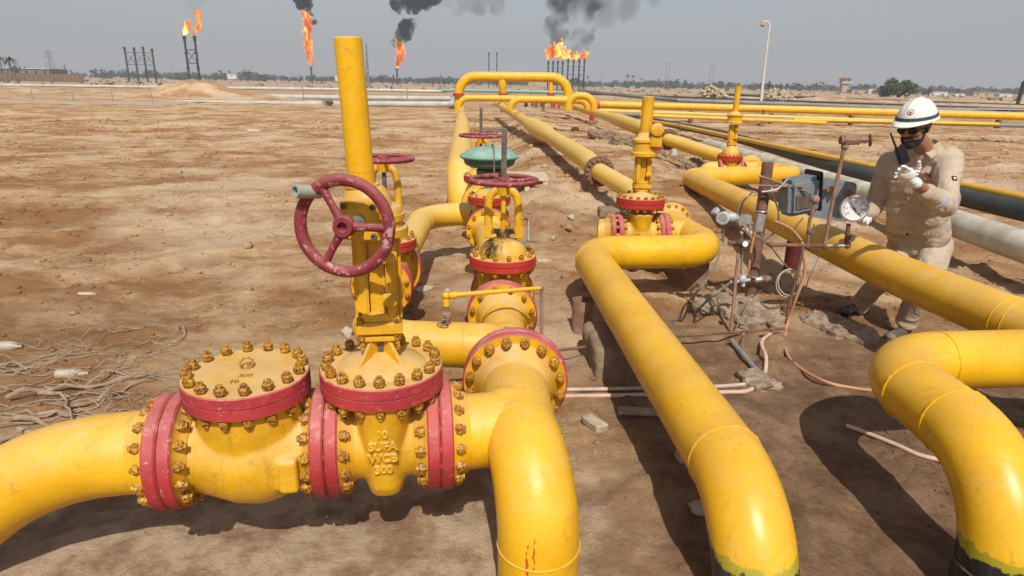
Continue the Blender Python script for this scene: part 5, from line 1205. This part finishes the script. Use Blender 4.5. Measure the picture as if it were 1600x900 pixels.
# scattered clods, joined: nobody could count them
def clods():
    rg = np.random.RandomState(5); bm = bmesh.new(); bmesh.ops.create_icosphere(bm, subdivisions=1, radius=1)
    T = np.array([v.co[:] for v in bm.verts]); F = np.array([[v.index for v in f.verts] for f in bm.faces]); bm.free()
    n = 26000; y = 1.5+rg.rand(n)**1.5*26; x = (rg.rand(n)*2-1)*(1+y*.85)
    d = vnoise(x*.8, y*.8, 41)+vnoise(x*2.1, y*2.3, 42)*.7; keep = d+rg.rand(n)*.5 > .22; x = x[keep]; y = y[keep]; n = len(x)
    right = (x > .7) & (y < 4.6)
    s_ = (.003+.010*rg.rand(n)**2.2)*(1+y*.16)*np.where((rg.rand(n) < .03) & (y > 3.2), 2.2, 1.0)*np.where(right | (y < 2.6), .5, 1)
    z = ghn(x, y)+s_*.15
    V_ = T[None]*(1+.35*(rg.rand(n, len(T), 3)-.5))*(s_[:, None]*np.stack([.8+.9*rg.rand(n), .8+.7*rg.rand(n), .45+.4*rg.rand(n)], 1))[:, None, :].reshape(n, 1, 3)
    a = rg.rand(n)*6.28; c = np.cos(a)[:, None]; q = np.sin(a)[:, None]; X = V_[..., 0]*c-V_[..., 1]*q+x[:, None]; Y = V_[..., 0]*q+V_[..., 1]*c+y[:, None]; Z = V_[..., 2]+z[:, None]
    vv = np.stack([X, Y, Z], -1).reshape(-1, 3); ff = (F[None]+(np.arange(n)*len(T))[:, None, None]).reshape(-1, 3)
    me = bpy.data.meshes.new('soil_clods'); me.vertices.add(len(vv)); me.vertices.foreach_set('co', vv.ravel()); me.loops.add(ff.size); me.loops.foreach_set('vertex_index', ff.ravel().astype(np.int32))
    me.polygons.add(len(ff)); me.polygons.foreach_set('loop_start', np.arange(0, ff.size, 3, dtype=np.int32)); me.update(calc_edges=True); me.validate()
    me.materials.append(MATS['desert_soil']); o = link('soil_clods', me); o['kind'] = 'stuff'
clods()
rnd = random.Random(5)
# dry roots and twigs at the left edge
g = G()
def wig(x0, y0, L, a, r, n=9):
    x, y = x0, y0; pts = []
    for i in range(n):
        pts.append(V(x, y, gh(x, y)+r*1.2+rnd.random()**2*.05)); a += rnd.uniform(-.45, .45); x += math.cos(a)*L/n; y += math.sin(a)*L/n
    g.tube(pts, [r*(1-.7*i/n) for i in range(n)], 5)
for k in range(70):
    px = rnd.uniform(-120, 190); py = rnd.uniform(560, 700)
    if px > 60 and py > 660: continue
    p = gp(px, py); wig(p.x, p.y, rnd.uniform(.25, .8), rnd.uniform(-.5, 1.1), rnd.uniform(.002, .0055))
for k in range(26):
    px = rnd.uniform(0, 330); py = rnd.uniform(480, 600); p = gp(px, py); wig(p.x, p.y, rnd.uniform(.2, .5), rnd.uniform(-.5, 1.1), rnd.uniform(.002, .004))
for px, py, L, a in ((60, 650, .75, .5), (30, 680, .9, .35), (10, 625, .8, .6), (90, 640, .55, .9), (60, 615, .6, .3), (10, 660, .7, .15)): p = gp(px, py); wig(p.x, p.y, L, a, .011)
struct('dry_roots', g, ROOTM, 'stuff')
g = G(); wig(*gp(255, 545).xy, .55, .7, .005, 12); solo('dry_twig', g, ROOTM, 'long bent dry twig behind the bolted round cover', 'twig')
# small litter scraps, countable
# wooden pallet near the green dome and steel grating behind
def planks(name, x, y, n, w_, L, gap, rz, mat, label, cat, h, partname, dz=.04):
    c = gp(x, y); z0 = gh(c.x, c.y); t = thing(name, label, cat, (c.x, c.y, z0), rz)
    for k in range(n): g = G(); g.box(((0, (k-(n-1)/2)*(w_+gap), h)), (L, w_, .02), bev=.002); part(partname, g, mat, t)
    for k in (-1, 0, 1): g = G(); g.box((k*L*.42, 0, h/2-.01), (.07, n*(w_+gap), h-.02)); part('bearer', g, mat, t)
    return t
planks('pallet', 822, 290, 7, .10, .60, .025, .02, flat('bleached_wood', (.60, .50, .36), .9, (.45, .36, .25), 12, 0, .4, 80), 'weathered wooden pallet on the sand behind the stained valve', 'pallet', .15, 'plank')
planks('steel_grating', 776, 204, 12, .06, 1.1, .05, .1, CONC, 'pale slatted grating lying on the sand beyond the farthest handwheel', 'grating', .06, 'bar')
# ------------------------------------------------------------------ far plain
def base_at(x, Y, dy=0):
    p = PY(x, 140, Y); return V(p.x, Y, gh(p.x, Y))
def height_at(x, y, Y): return PY(x, y, Y)
# flare stacks
def stack_thing(x0, ytop, Y, label, r=.35, group=None, lean=0, guy=False, name='flare_stack'):
    top = PY(x0, ytop, Y); b = V(top.x, Y, gh(top.x, Y)); t = thing(name, label, 'flare stack', b, 0, group)
    H_ = top.z-b.z; g = G(); g.cyl((0, 0, -.2), (0, 0, H_), r, r*.9, 12); part('stack_pipe', g, STACK, t)
    g = G(); g.cyl((0, 0, H_-1.2), (0, 0, H_), r*1.35, r*1.45, 12); part('burner_tip', g, STACK, t)
    for k in range(2): g = G(); g.revolve([(-.15, r), (-.15, r*1.5), (.15, r*1.5), (.15, r)], (0, 0, H_*(.35+.3*k)), (0, 0, 1), 12); part('collar', g, STACK, t)
    return t, top
def brace(label, tops, fr, cross=True, r=.12, name='stack_brace'):
    g = G()
    for f in fr:
        for a, b in zip(tops[:-1], tops[1:]):
            pa = V(a.x, a.y, a.z*f); pb = V(b.x, b.y, b.z*f); g.cyl(pa, pb, r, seg=6)
    if cross:
        for a, b in zip(tops[:-1], tops[1:]): g.cyl(V(a.x, a.y, a.z*fr[0]), V(b.x, b.y, b.z*fr[-1]), r*.7, seg=5); g.cyl(V(a.x, a.y, a.z*fr[-1]), V(b.x, b.y, b.z*fr[0]), r*.7, seg=5)
    solo(name, g, STACK, label, 'brace')
tp = [stack_thing(x, y, 250, 'unlit flare stack on the left, %s in its row of four' % n_, .32, 'unlit flare stacks')[1] for x, y, n_ in ((194, 73, 'first'), (209, 74, 'second'), (223, 73, 'third'), (237, 76, 'fourth'))]
brace('cross bars tying the row of four unlit stacks', tp, (.5, .85))
tp = [stack_thing(x, y, 170, 'burning tall flare stack of the left pair, %s one' % n_, .28, 'burning pair')[1] for x, y, n_ in ((287.5, 56, 'left'), (303.5, 56, 'right'))]
brace('cross bars between the burning left pair of stacks', tp, (.45, .72))
stack_thing(486, 104, 380, 'short lone flare stack under the tallest flame', .5); stack_thing(620, 107, 400, 'short lone flare stack under the black smoke', .5)
tp = [stack_thing(x, 95, 235, 'flare stack under the wide flames, %s in the left group of four' % n_, .26, 'left cluster stacks')[1] for x, n_ in ((857, 'first'), (864.5, 'second'), (872, 'third'), (879.5, 'fourth'))]
brace('thin bars tying the left group under the wide flames', tp, (.5, .75), False, .08)
tp = [stack_thing(x, 92, 235, 'flare stack under the wide flames, %s in the right group of four' % n_, .26, 'right cluster stacks')[1] for x, n_ in ((888, 'first'), (896.5, 'second'), (905.5, 'third'), (913.5, 'fourth'))]
brace('thin bars tying the right group under the wide flames', tp, (.5, .75), False, .08)
# flames
def flame_mat(name, st=1.0):
    m = bpy.data.materials.new(name); m.use_nodes = True; nt = m.node_tree; nt.nodes.clear(); n = N(nt)
    e = n.node('ShaderNodeEmission'); o = n.node('ShaderNodeOutputMaterial'); n.link(e.outputs[0], o.inputs[0])
    q = n.noise(.30, 4, .6, n.mapping((1, 1, .42)), .9); lw = n.node('ShaderNodeLayerWeight'); lw.inputs[0].default_value = .35
    c = n.mix(n.ramp(q, .40, .58), (.85, .13, .02), (1.0, .42, .06)); c = n.mix(n.ramp(q, .55, .66), c, (1.0, .72, .22))
    n.link(c, e.inputs[0]); n.link(n.math('ADD', n.math('MULTIPLY', n.ramp(q, .3, .65), 1.1*st), .78*st), e.inputs[1]); return m
FLM = flame_mat('orange_flame')
def flame(Y, path, label, seed=0, vox=None, wisps=3):
    """path: (px, py, half width px) from the tip of the stack upwards"""
    rnd = random.Random(seed); k_ = Y/958.0; g = G()
    for i in range(len(path)-1):
        (x0, y0, w0), (x1, y1, w1) = path[i], path[i+1]; n = max(3, int(math.hypot(x1-x0, y1-y0)/1.2))
        for j in range(n):
            t = j/n; w_ = (w0+(w1-w0)*t)*.82
            for q in range(3):
                ww = w_*rnd.uniform(.35, .72); c = PY(x0+(x1-x0)*t+rnd.uniform(-.55, .55)*w_, y0+(y1-y0)*t, Y)+V(0, rnd.uniform(-.5, .5)*w_*k_, 0)
                g.ball(c, (ww*k_, ww*k_, ww*k_*rnd.uniform(1.0, 2.0)), 1)
    for j in range(wisps*4):
        x, y, w_ = rnd.choice(path[1:]); c = PY(x+rnd.uniform(-1.2, 1.2)*w_, y-rnd.uniform(0, 1.5)*w_, Y); g.ball(c, (.22*w_*k_, .22*w_*k_, .55*w_*k_), 1)
    g = meld(g, vox or max(.18, k_*.55), 1)
    g.v = [tuple(Vector(p)+mnoise.noise_vector(Vector(p)*(.5/k_*.35))*k_*1.6) for p in g.v]
    return solo('flame', g, FLM, label, 'flame', ang=80)
flame(170, [(287.5, 55, 1.5), (289, 50, 4), (293, 42, 6.5), (295, 36, 4), (297, 32, 1.5)], 'small orange flame on the left stack of the burning pair', 1)
flame(170, [(303.5, 55, 1.5), (306, 48, 4.5), (309, 38, 5), (312, 30, 3.5), (309, 22, 5), (306, 17, 4)], 'curling orange flame on the right stack of the burning pair', 2)
flame(380, [(486, 104, 1.0), (485, 92, 4.5), (482, 75, 6.5), (480, 55, 6), (482, 38, 7), (478, 25, 6), (477, 15, 4)], 'tallest narrow flame on the lone left flare stack', 3)
flame(400, [(620, 107, 1.0), (622, 98, 5), (626, 88, 7), (627, 78, 8), (622, 69, 6)], 'orange flame leaning right below the blackest smoke', 4)
flame(235, [(856, 92, 2), (857, 84, 5), (860, 76, 7), (866, 88, 5), (872, 78, 8), (876, 69, 5.5), (874, 86, 6), (881, 90, 4), (884, 80, 5)], 'wide ragged flames on the left cluster of stacks', 5)
flame(235, [(884, 88, 4), (890, 84, 5), (897, 91, 4), (905, 87, 4.5), (912, 89, 4), (917, 83, 4.5), (915, 90, 3)], 'low ragged flames on the right cluster of stacks', 6)
# smoke: closed puffs filled with dark air
def smoke_mat(name, dens, col, scale, lo=.42, hi=.62):
    m = bpy.data.materials.new(name); m.use_nodes = True; nt = m.node_tree; nt.nodes.clear(); n = N(nt)
    v = n.node('ShaderNodeVolumePrincipled'); o = n.node('ShaderNodeOutputMaterial'); n.link(v.outputs[0], o.inputs['Volume'])
    v.inputs['Color'].default_value = (*col, 1); q = n.noise(scale, 5, .62, None, .5)
    n.link(n.math('MULTIPLY', n.ramp(q, lo, hi), dens), v.inputs['Density']); return m
def smoke(Y, blobs, mat, label, seed):
    rnd = random.Random(seed); k_ = Y/958.0; g = G()
    for x, y, r in blobs:
        for j in range(5):
            rr = r*rnd.uniform(.45, .8); c = PY(x+rnd.uniform(-.6, .6)*r, y+rnd.uniform(-.6, .6)*r, Y)+V(0, rnd.uniform(-.5, .5)*r*k_, 0); g.ball(c, rr*k_, 2)
    g = meld(g, k_*1.3, 2); g.v = [tuple(Vector(p)+mnoise.noise_vector(Vector(p)*.12)*k_*4.5+mnoise.noise_vector(Vector(p)*.35)*k_*2.2) for p in g.v]
    return solo('smoke', g, mat, label, 'smoke', ang=80)
SM1 = smoke_mat('thick_black_smoke', 1.1, (.028, .028, .03), .16, .38, .66)
SM2 = smoke_mat('thin_grey_smoke', .24, (.10, .095, .09), .16, .42, .66)
SM3 = smoke_mat('faint_grey_smoke', .05, (.20, .20, .21), .10, .35, .6)
smoke(400, [(622, 68, 8), (626, 58, 12), (630, 48, 15), (636, 40, 15), (640, 34, 12)], SM1, 'thick black smoke ball above the leaning flame', 1)
smoke(400, [(618, 6, 10), (632, 2, 13), (650, 3, 14), (668, -2, 13), (684, -4, 12), (625, 14, 7)], SM1, 'dark smoke drifting right along the top of the picture', 2)
smoke(380, [(478, 12, 7), (474, 5, 10), (470, -5, 14), (486, 20, 5), (489, 35, 5)], SM1, 'black smoke tip above the tallest flame', 3)
smoke(170, [(305, 14, 9), (300, 5, 13), (312, 8, 10), (302, -6, 14)], SM3, 'faint smoke wisp above the burning left pair', 4)
smoke(235, [(868, 62, 12), (874, 50, 14), (870, 36, 17), (876, 22, 20), (880, 6, 24), (888, -10, 28)], SM2, 'grey smoke column rising from the left cluster', 5)
smoke(235, [(898, 76, 9), (912, 70, 9), (918, 58, 12), (914, 44, 14), (912, 28, 17), (916, 12, 20), (926, -6, 24), (898, 60, 9)], SM2, 'grey smoke column rising from the right cluster', 6)
smoke(300, [(935, 20, 26), (960, 8, 28), (985, 0, 26), (905, 5, 24), (1010, -8, 20)], SM3, 'thin smoke haze spreading right above the cluster', 7)
smoke(460, [(720, 6, 20), (745, 12, 18), (770, 4, 20), (700, -2, 16)], SM3, 'thin smoke haze between the two plumes at the top', 8)
# lattice pylons and masts
def pylon(x, ytop, Y, label, w_=1.6, arms=True):
    top = PY(x, ytop, Y); b = V(top.x, Y, gh(top.x, Y)); H_ = top.z-b.z; g = G(); r = .09+Y*.00022
    for sx in (-1, 1):
        for sy in (-1, 1): g.cyl((b.x+sx*w_, b.y+sy*w_, b.z), (b.x+sx*w_*.25, b.y+sy*w_*.25, top.z), r, seg=4)
    n = 6
    for k in range(n):
        z0 = b.z+H_*k/n; z1 = b.z+H_*(k+1)/n; a = w_*(1-.75*k/n); c = w_*(1-.75*(k+1)/n)
        for sy in (-1, 1): g.cyl((b.x-a, b.y+sy*a, z0), (b.x+c, b.y+sy*c, z1), r*.7, seg=4); g.cyl((b.x+a, b.y+sy*a, z0), (b.x-c, b.y+sy*c, z1), r*.7, seg=4)
    if arms:
        for f in (.78, .9): g.cyl((b.x-w_*1.6, b.y, b.z+H_*f), (b.x+w_*1.6, b.y, b.z+H_*f), r, seg=4)
    solo('lattice_pylon', g, GREYP, label, 'pylon')
pylon(74, 78, 520, 'faint lattice pylon on the far left horizon', 3); pylon(572, 68, 420, 'thin mast just right of the tall stem tube', .8, False)
pylon(100, 100, 430, 'low pole with crossarm right of the grey shed', .6)
pylon(1390//1, 88, 10, '', .1) if False else None
def mast(x, ytop, Y, label, r=.1, lean=0):
    top = PY(x, ytop, Y); b = V(top.x+lean, Y, gh(top.x, Y)); g = G(); g.cyl(b, top, r, r*.7, 8); g.cyl(top+V(-r*5, 0, -.5), top+V(r*5, 0, -.5), r*.4, seg=5); solo('utility_pole', g, GREYP, label, 'pole')
for x, y, Y, lb in ((268, 100, 500, 'faint pole between the two groups of left stacks'), (393, 103, 520, 'faint pole right of the burning pair'), (688, 108, 450, 'thin pole left of the manifold arch'), (940, 116, 500, 'thin pole right of the stack cluster'), (1168, 122, 480, 'thin pole between lamp post and black mast'), (1269, 128, 480, 'thin pole left of the red-roofed tower'), (1362, 130, 420, 'thin pole beside the big bush'), (1503, 134, 200, 'dark pole right of the helmet'), (1064, 120, 480, 'thin pole left of the lamp post')):
    mast(x, y, Y, lb, .16 if Y > 300 else .12)
for x, lb in ((764, 'left'), (776.5, 'right')):
    stack_thing(x, 82, 300, 'thin unlit stack behind the manifold arch, %s of the two' % lb, .22, 'unlit pair behind the arch')
for x, lb, y0 in ((1042, 'left mast of the faint pair beyond the middle valve', 98), (1047, 'right mast of the faint pair beyond the middle valve', 98), (1111, 'left mast of the faint pair near the lamp post', 101), (1116, 'right mast of the faint pair near the lamp post', 101)):
    mast(x, y0, 430, lb, .22)
g = G(); a = PY(1600, 128, 60); b = PY(1590, 163, 60); g.cyl(b, a, .16, seg=10); g.cyl(a, a+V(.7, 0, .1), .14, seg=8); solo('utility_pole', g, STACK, 'black leaning post at the right picture edge', 'pole')
# street lamp
lb_ = PY(1188.5, 163, 64); lb_.z = gh(lb_.x, lb_.y); lt = thing('street_lamp', 'tall pale street lamp post with a drooping lamp head', 'street lamp', lb_)
tpz = PY(1201, 55, 64)
g = G(); g.cyl(lb_, PY(1201, 52, 64), .14, .07, 12); part('lamp_post', g, WHT, lt, True)
g = G(); P, Rr, _ = fillet([(PY(1201, 53, 64), .09, 0), (PY(1203.5, 38, 64), .08, .5), (PY(1196, 31, 64), .07, .3), (PY(1192, 36, 64), .06, 0)], 8); g.tube(P, Rr, 8); part('lamp_arm', g, WHT, lt, True)
g = G(); q = PY(1192, 37, 64); g.revolve([(.2, .04), (.08, .16), (-.14, .22), (-.18, .17), (-.26, .09), (-.34, 0)], q, (0, 0, 1), 16); part('lamp_head', g, MUD, lt, True)
# buildings
def house(x, ybase, Y, wpx, hpx, mat, label, roof=None, name='far_building', door=True, depth=None, rot=0):
    k_ = Y/958.0; p = PY(x, ybase, Y); W_ = wpx*k_; H_ = hpx*k_; D_ = depth or W_*.6; z0 = min(p.z, gh(p.x, Y)) if False else p.z
    t = thing(name, label, 'building', (p.x, Y, z0), rot)
    g = G(); g.box((0, 0, H_/2-.5), (W_, D_, H_+1)); part('wall', g, mat, t, smooth=False)
    g = G(); g.box((0, 0, H_+.12), (W_*1.05, D_*1.08, .25)); part('roof', g, roof or mat, t, smooth=False)
    n = max(1, int(W_/4))
    for k in range(n): g = G(); g.box((((k+.5)/n-.5)*W_, -D_/2-.03, H_*.58), (min(1.1, W_/n*.35), .1, H_*.26)); part('window', g, GLASSD, t, smooth=False)
    return t
house(58, 119.5, 300, 64, 10, SHED, 'long grey shed behind the fence at far left', WHT, depth=12)
house(364, 121, 420, 13, 4, WHT, 'tiny white building right of the burning pair')
house(530, 124, 380, 10, 4, WHT, 'tiny white building left of the tall stem tube')
house(842, 131, 400, 30, 6, MUD, 'low pale building seen through the manifold arch')
house(1340, 150, 380, 26, 8, MUD, 'low mud house right of the red-roofed tower', MUD); house(1378, 150.5, 360, 22, 8, MUD, 'low brown house in front of the big bush')
house(1360, 150, 370, 10, 9, WHT, 'white hut between the two mud houses'); house(1458, 153, 330, 28, 8, WHT, 'long white block just right above the helmet'); house(1496, 154, 300, 14, 6, WHT, 'small white cabin right of the helmet'); house(1532, 152, 360, 36, 7, MUD, 'long low pale building at far right'); house(1566, 154, 340, 18, 6, WHT, 'small pale building near the right edge')
house(1150, 141, 420, 26, 3, MUD, 'low brown building left of the lamp post')
PANEL = flat('brown_fence_panel', (.19, .13, .08), .9, (.15, .10, .065), .4, 0, 0)
# watch tower with red roof
Yt = 430; k_ = Yt/958; p = PY(1317, 148, Yt); wt = thing('watch_tower', 'pale watch tower with a small red roof on the right horizon', 'tower', p)
g = G(); g.box((0, 0, 3.2), (4.2, 4.2, 7.4)); part('wall', g, MUD, wt, smooth=False); g = G(); g.box((0, 0, 7.3), (6.6, 6.6, .5)); part('balcony', g, WHT, wt, smooth=False)
g = G(); g.box((0, 0, 8.6), (5.0, 5.0, 2.2)); part('cabin', g, MUD, wt, smooth=False); g = G(); g.revolve([(0, 4.6), (.3, 4.6), (1.3, .3)], (0, 0, 9.7), (0, 0, 1), 4, rot=math.pi/4); part('roof', g, flat('faded_tile', (.36, .19, .12), .9, None, 1, 0, 0), wt, smooth=False)
for sx in (-1.2, 1.2): g = G(); g.box((sx, -2.55, 8.7), (1.1, .15, 1.0)); part('window', g, GLASSD, wt, smooth=False)
# panel fence left
fa = PY(-40, 122, 185); fb = PY(132, 124, 185); ft = thing('panel_fence', 'long brown panel fence at far left in front of the palms', 'fence', (fb.x, fb.y, 0)); g = G(); n = 26
zt0 = PY(0, 117, 185).z
for k in range(n):
    t = k/n; x = fa.x+(fb.x-fa.x)*t; w_ = (fb.x-fa.x)/n*.94; g = G(); zb = gh(x, 185)-.3; hh = 1.55 - .25*t; g.box((x+w_/2, 185, (zb+zb+hh+1)/2), (w_, .12, hh+1)); part('fence_panel', g, PANEL, ft, True, smooth=False)
# wire fence posts
ORD = ['first', 'second', 'third', 'fourth', 'fifth', 'sixth', 'seventh', 'eighth', 'thirteenth, half hidden', 'eleventh', 'twelfth', 'fourteenth', 'fifteenth', 'last', 'tenth', 'ninth']
fpost = None
for k, (x, y0, y1, Y) in enumerate([(48, 140, 170, 45), (112, 142, 171, 45), (174, 143, 171, 45), (236, 144, 172, 45), (296, 146, 165, 50), (472, 130, 166, 48), (636, 138, 166, 48), (962, 138, 165, 60), (1225, 150, 166, 60), (1325, 152, 170, 58), (1385, 152, 172, 58), (1488, 155, 177, 56), (1532, 157, 178, 56), (1580, 158, 180, 56), (1120, 146, 160, 70), (1080, 146, 160, 70)]):
    a = PY(x, y0, Y); b = V(a.x, Y, gh(a.x, Y)); g = G(); g.cyl(b, a, .035, seg=6); o = solo('wire_fence_post', g, GALV, 'thin grey wire-fence post, %s from the left' % ORD[k], 'post', 'wire fence posts')
# road strips
def strip(name, pts, w_, mat, z=.03):
    g = G(); n = 60; 
    for i in range(n+1):
        t = i/n; p = Vector(pts[0]).lerp(Vector(pts[1]), t)
        for s in (-.5, .5): y = p.y+s*w_; g.v.append((p.x, y, gh(p.x, y)+z))
    for i in range(n): g.f.append((i*2, i*2+2, i*2+3, i*2+1)); g.m.append(0)
    struct(name, g, mat)
strip('road', (PZ(-300, 158), PZ(290, 162)), 7, flat('packed_dirt_road', (.46, .36, .27), .95, (.36, .26, .18), .6, 0, .6, 3), .02); strip('road', (PZ(1290, 166), PZ(1900, 180)), 9, ROADM, .12)
# rubble piles
def rubble(x, y, w_, h_, n, label, seed, mat=STONE):
    rnd = random.Random(seed); c = PZ(x, y); g = G()
    for k in range(n):
        a = rnd.random(); px = c.x+rnd.gauss(0, .36)*w_; py = c.y+rnd.gauss(0, .25)*w_; hh = h_*max(0, 1-((px-c.x)/w_)**2*1.2-((py-c.y)/w_)**2)
        s = rnd.uniform(.15, .42); rm = Matrix.Rotation(rnd.uniform(0, 3), 3, 'X') @ Matrix.Rotation(rnd.uniform(0, 3), 3, 'Z')
        g.box((px, py, gh(px, py)+hh*rnd.random()+s*.2), (s*rnd.uniform(.8, 1.9), s*rnd.uniform(.6, 1.3), s*.7), rm)
    o = solo('rubble_heap', g, mat, label, 'rubble', smooth=False); o['kind'] = 'stuff'
rubble(1108, 158, 2.6, 1.6, 170, 'heap of pale broken stone beyond the far right valve', 1); rubble(1213, 160, 2.4, 1.3, 150, 'heap of pale rubble just right of the lamp post', 2); rubble(1316, 158, 1.4, .5, 40, 'small pale rubble heap under the tower', 3)
rubble(700, 160, .8, .3, 25, 'small rubble near the white pipe elbow', 4, CONCB)
# concrete sleepers in the shadow right of line 2
for k, (x, y) in enumerate(((1010, 215), (975, 222), (940, 212), (1085, 262))):
    rough_block('rubble_block', tuple(gp(x, y, .08)), (.7, .4, .3), .3*k, CONCB, ['dark broken block under the thicker line', 'second broken block in its shade', 'low block left of the red support', 'flat base block below the white stub'][k], 'block', .03, 2)
# vegetation
def leafball(g, c, r, n, ls, rnd, sq=.8):
    for k in range(n):
        d = V(rnd.gauss(0, 1), rnd.gauss(0, 1), rnd.gauss(0, 1)).normalized()*rnd.random()**.4; p = Vector(c)+V(d.x*r, d.y*r, d.z*r*sq)
        a = V(rnd.gauss(0, 1), rnd.gauss(0, 1), rnd.gauss(0, 1)).normalized(); b = a.cross(V(rnd.gauss(0, 1), rnd.gauss(0, 1), rnd.gauss(0, 1))).normalized(); s = ls*rnd.uniform(.6, 1.4)
        g.add([p-a*s-b*s*.5, p+a*s-b*s*.4, p+a*s*.7+b*s*.6, p-a*s*.8+b*s*.5], [(0, 1, 2, 3)])
def tree(x, ybase, Y, wpx, hpx, label, mat=TREEL, seed=0, n=380, kind='bushy', name='tree', group=None):
    rnd = random.Random(seed); k_ = Y/958.0; p = PY(x, ybase, Y); W_ = wpx*k_; H_ = hpx*k_; t = thing(name, label, 'tree', p, 0, group)
    g = G(); th = H_*(.75 if kind == 'palm' else .45); g.tube([(0, 0, -.5), (W_*.03, 0, th*.5), (0, 0, th)], [W_*.05+.06, W_*.035+.05, W_*.02+.04], 7)
    if kind != 'palm':
        for k in range(4): a = k*1.6+seed; g.tube([(0, 0, th*.6), (math.cos(a)*W_*.28, math.sin(a)*W_*.28, H_*.72)], [W_*.02+.04, .04], 5)
    part('trunk', g, TRUNKM, t); g = G()
    if kind == 'palm':
        for k in range(22):
            a = k*2.4; el = rnd.uniform(-.5, 1.1); L_ = W_*.55; pts = []
            for i in range(6): q = i/5; pts.append(V(math.cos(a)*math.cos(el)*L_*q, math.sin(a)*math.cos(el)*L_*q, th+L_*q*math.sin(el)-L_*.55*q*q))
            for i in range(5): d = (pts[i+1]-pts[i]); s_ = d.cross(V(0, 0, 1)).normalized()*L_*.13*(1-.5*i/5); g.add([pts[i]-s_+V(0, 0, -.1*L_*.5), pts[i], pts[i]+s_+V(0, 0, -.1*L_*.5), pts[i+1]+s_+V(0, 0, -.05*L_), pts[i+1], pts[i+1]-s_+V(0, 0, -.05*L_)], [(0, 1, 4, 5), (1, 2, 3, 4)])
    else:
        nb = 9
        for k in range(nb): leafball(g, (rnd.uniform(-.34, .34)*W_, rnd.uniform(-.3, .3)*W_, H_*rnd.uniform(.3, .78)), W_*rnd.uniform(.14, .24), n//nb, W_*.030, rnd)
    part('crown', g, mat, t, smooth=False); return t
tree(1403, 152, 192, 52, 25, 'wide olive-green bush on the right horizon behind the helmet', LEAF, 3, 2600, name='bush')
tree(1200, 141, 260, 12, 15, 'round dark tree just right of the lamp post', LEAFD, 4, 700); tree(1139, 139, 300, 11, 11, 'small olive tree left of the lamp post', LEAF, 5, 500)
tree(1218, 141, 300, 6, 7, 'little palm, first right of the lamp post', LEAFD, 6, kind='palm', name='palm_tree'); tree(1229, 141, 300, 8, 11, 'taller palm right of the lamp post', LEAFD, 7, kind='palm', name='palm_tree')
tree(1450, 150, 260, 20, 12, 'ragged palm clump right behind the helmet', LEAFD, 8, 500); tree(1432, 150, 230, 10, 14, 'thin tree beside the big bush', LEAFD, 9, 300)
for k, (x, Y, w_, h_, lb) in enumerate(((5, 230, 17, 33, 'palm at the left picture edge above the panel fence'), (20, 230, 18, 33, 'palm second from the left edge above the panel fence'))): tree(x, 121, Y, w_, h_, lb, LEAFD, 20+k, kind='palm', name='palm_tree')
tree(26, 121, 225, 14, 18, 'dark shrub between the palms and the grey shed', LEAFD, 23, 500)
for k, (x, yb, w_, h_, lb) in enumerate(((160, 119, 7, 11, 'lone small palm left of the four unlit stacks'), (345, 121, 6, 12, 'small palm right of the burning pair, first'), (359, 121, 6, 11, 'small palm right of the burning pair, second'), (980, 131, 6, 15, 'left one of two round-headed palms right of the cluster'), (988, 131, 6, 14, 'right one of two round-headed palms right of the cluster'), (1002, 132, 5, 10, 'small palm right of the two round-headed palms'), (918, 130, 5, 12, 'small palm just right of the cluster stacks'), (905, 130, 5, 14, 'small palm between the cluster stacks'), (1298, 144, 6, 8, 'small palm left of the red-roofed tower'))): tree(x, yb, 420, w_, h_, lb, LEAFD, 30+k, kind='palm', name='palm_tree')
tree(960, 132, 400, 13, 8, 'round bush right of the cluster stacks', TREEL, 50, 260, name='bush'); tree(1032-8, 133, 400, 9, 8, 'bush left of the faint mast pair', TREEL, 51, 200, name='bush'); tree(855-6, 163, 46, 14, 7, 'small green shrub under the manifold arch', LEAF, 52, 500, name='bush')
tree(515, 166, 45, 20, 9, 'dry brown shrub left of the tall stem tube', flat('dry_shrub', (.20, .16, .09), .9, (.14, .11, .06), 2, 0, 0), 53, 600, name='bush')
# the far tree belt reads as one mass
rnd = random.Random(11); g = G()
for k in range(1500):
    x = rnd.uniform(-80, 1700); Y = rnd.uniform(520, 900); dens = mnoise.noise(V(x*.012, 3, 0)); 
    if dens < -.25 and rnd.random() < .6: continue
    hz = 121.9+(x-279)*.01833; r_ = rnd.uniform(1.6, 4.0)*(1+.8*max(0, dens)); p = PY(x, hz+1, Y); leafball(g, (p.x, Y, r_*.7+rnd.uniform(0, 2.2)), r_, 26, r_*.30, rnd, .75)
struct('far_tree_belt', g, TREEL, 'stuff', smooth=False)
g = G()
for k in range(500):
    x = rnd.uniform(-40, 1650); Y = rnd.uniform(110, 480); hz = 121.9+(x-279)*.01833; p = PY(x, hz+3, Y); leafball(g, (p.x, Y, gh(p.x, Y)+.2), rnd.uniform(.3, .9), 8, .22, rnd, .5)
struct('low_scrub', g, flat('scrub', (.15, .12, .07), .95, (.10, .09, .05), .1, 0, 0), 'stuff', smooth=False)
# ------------------------------------------------------------------ haze
g = G(); g.box((0, 2500, 68), (11000, 6900, 142)); hz = bpy.data.materials.new('haze_air'); hz.use_nodes = True; hz.node_tree.nodes.clear()
pv = hz.node_tree.nodes.new('ShaderNodeVolumePrincipled'); oo = hz.node_tree.nodes.new('ShaderNodeOutputMaterial'); hz.node_tree.links.new(pv.outputs[0], oo.inputs['Volume'])
pv.inputs['Color'].default_value = (.82, .86, .92, 1); pv.inputs['Density'].default_value = .0006
struct('haze', g, hz, 'stuff', smooth=False)
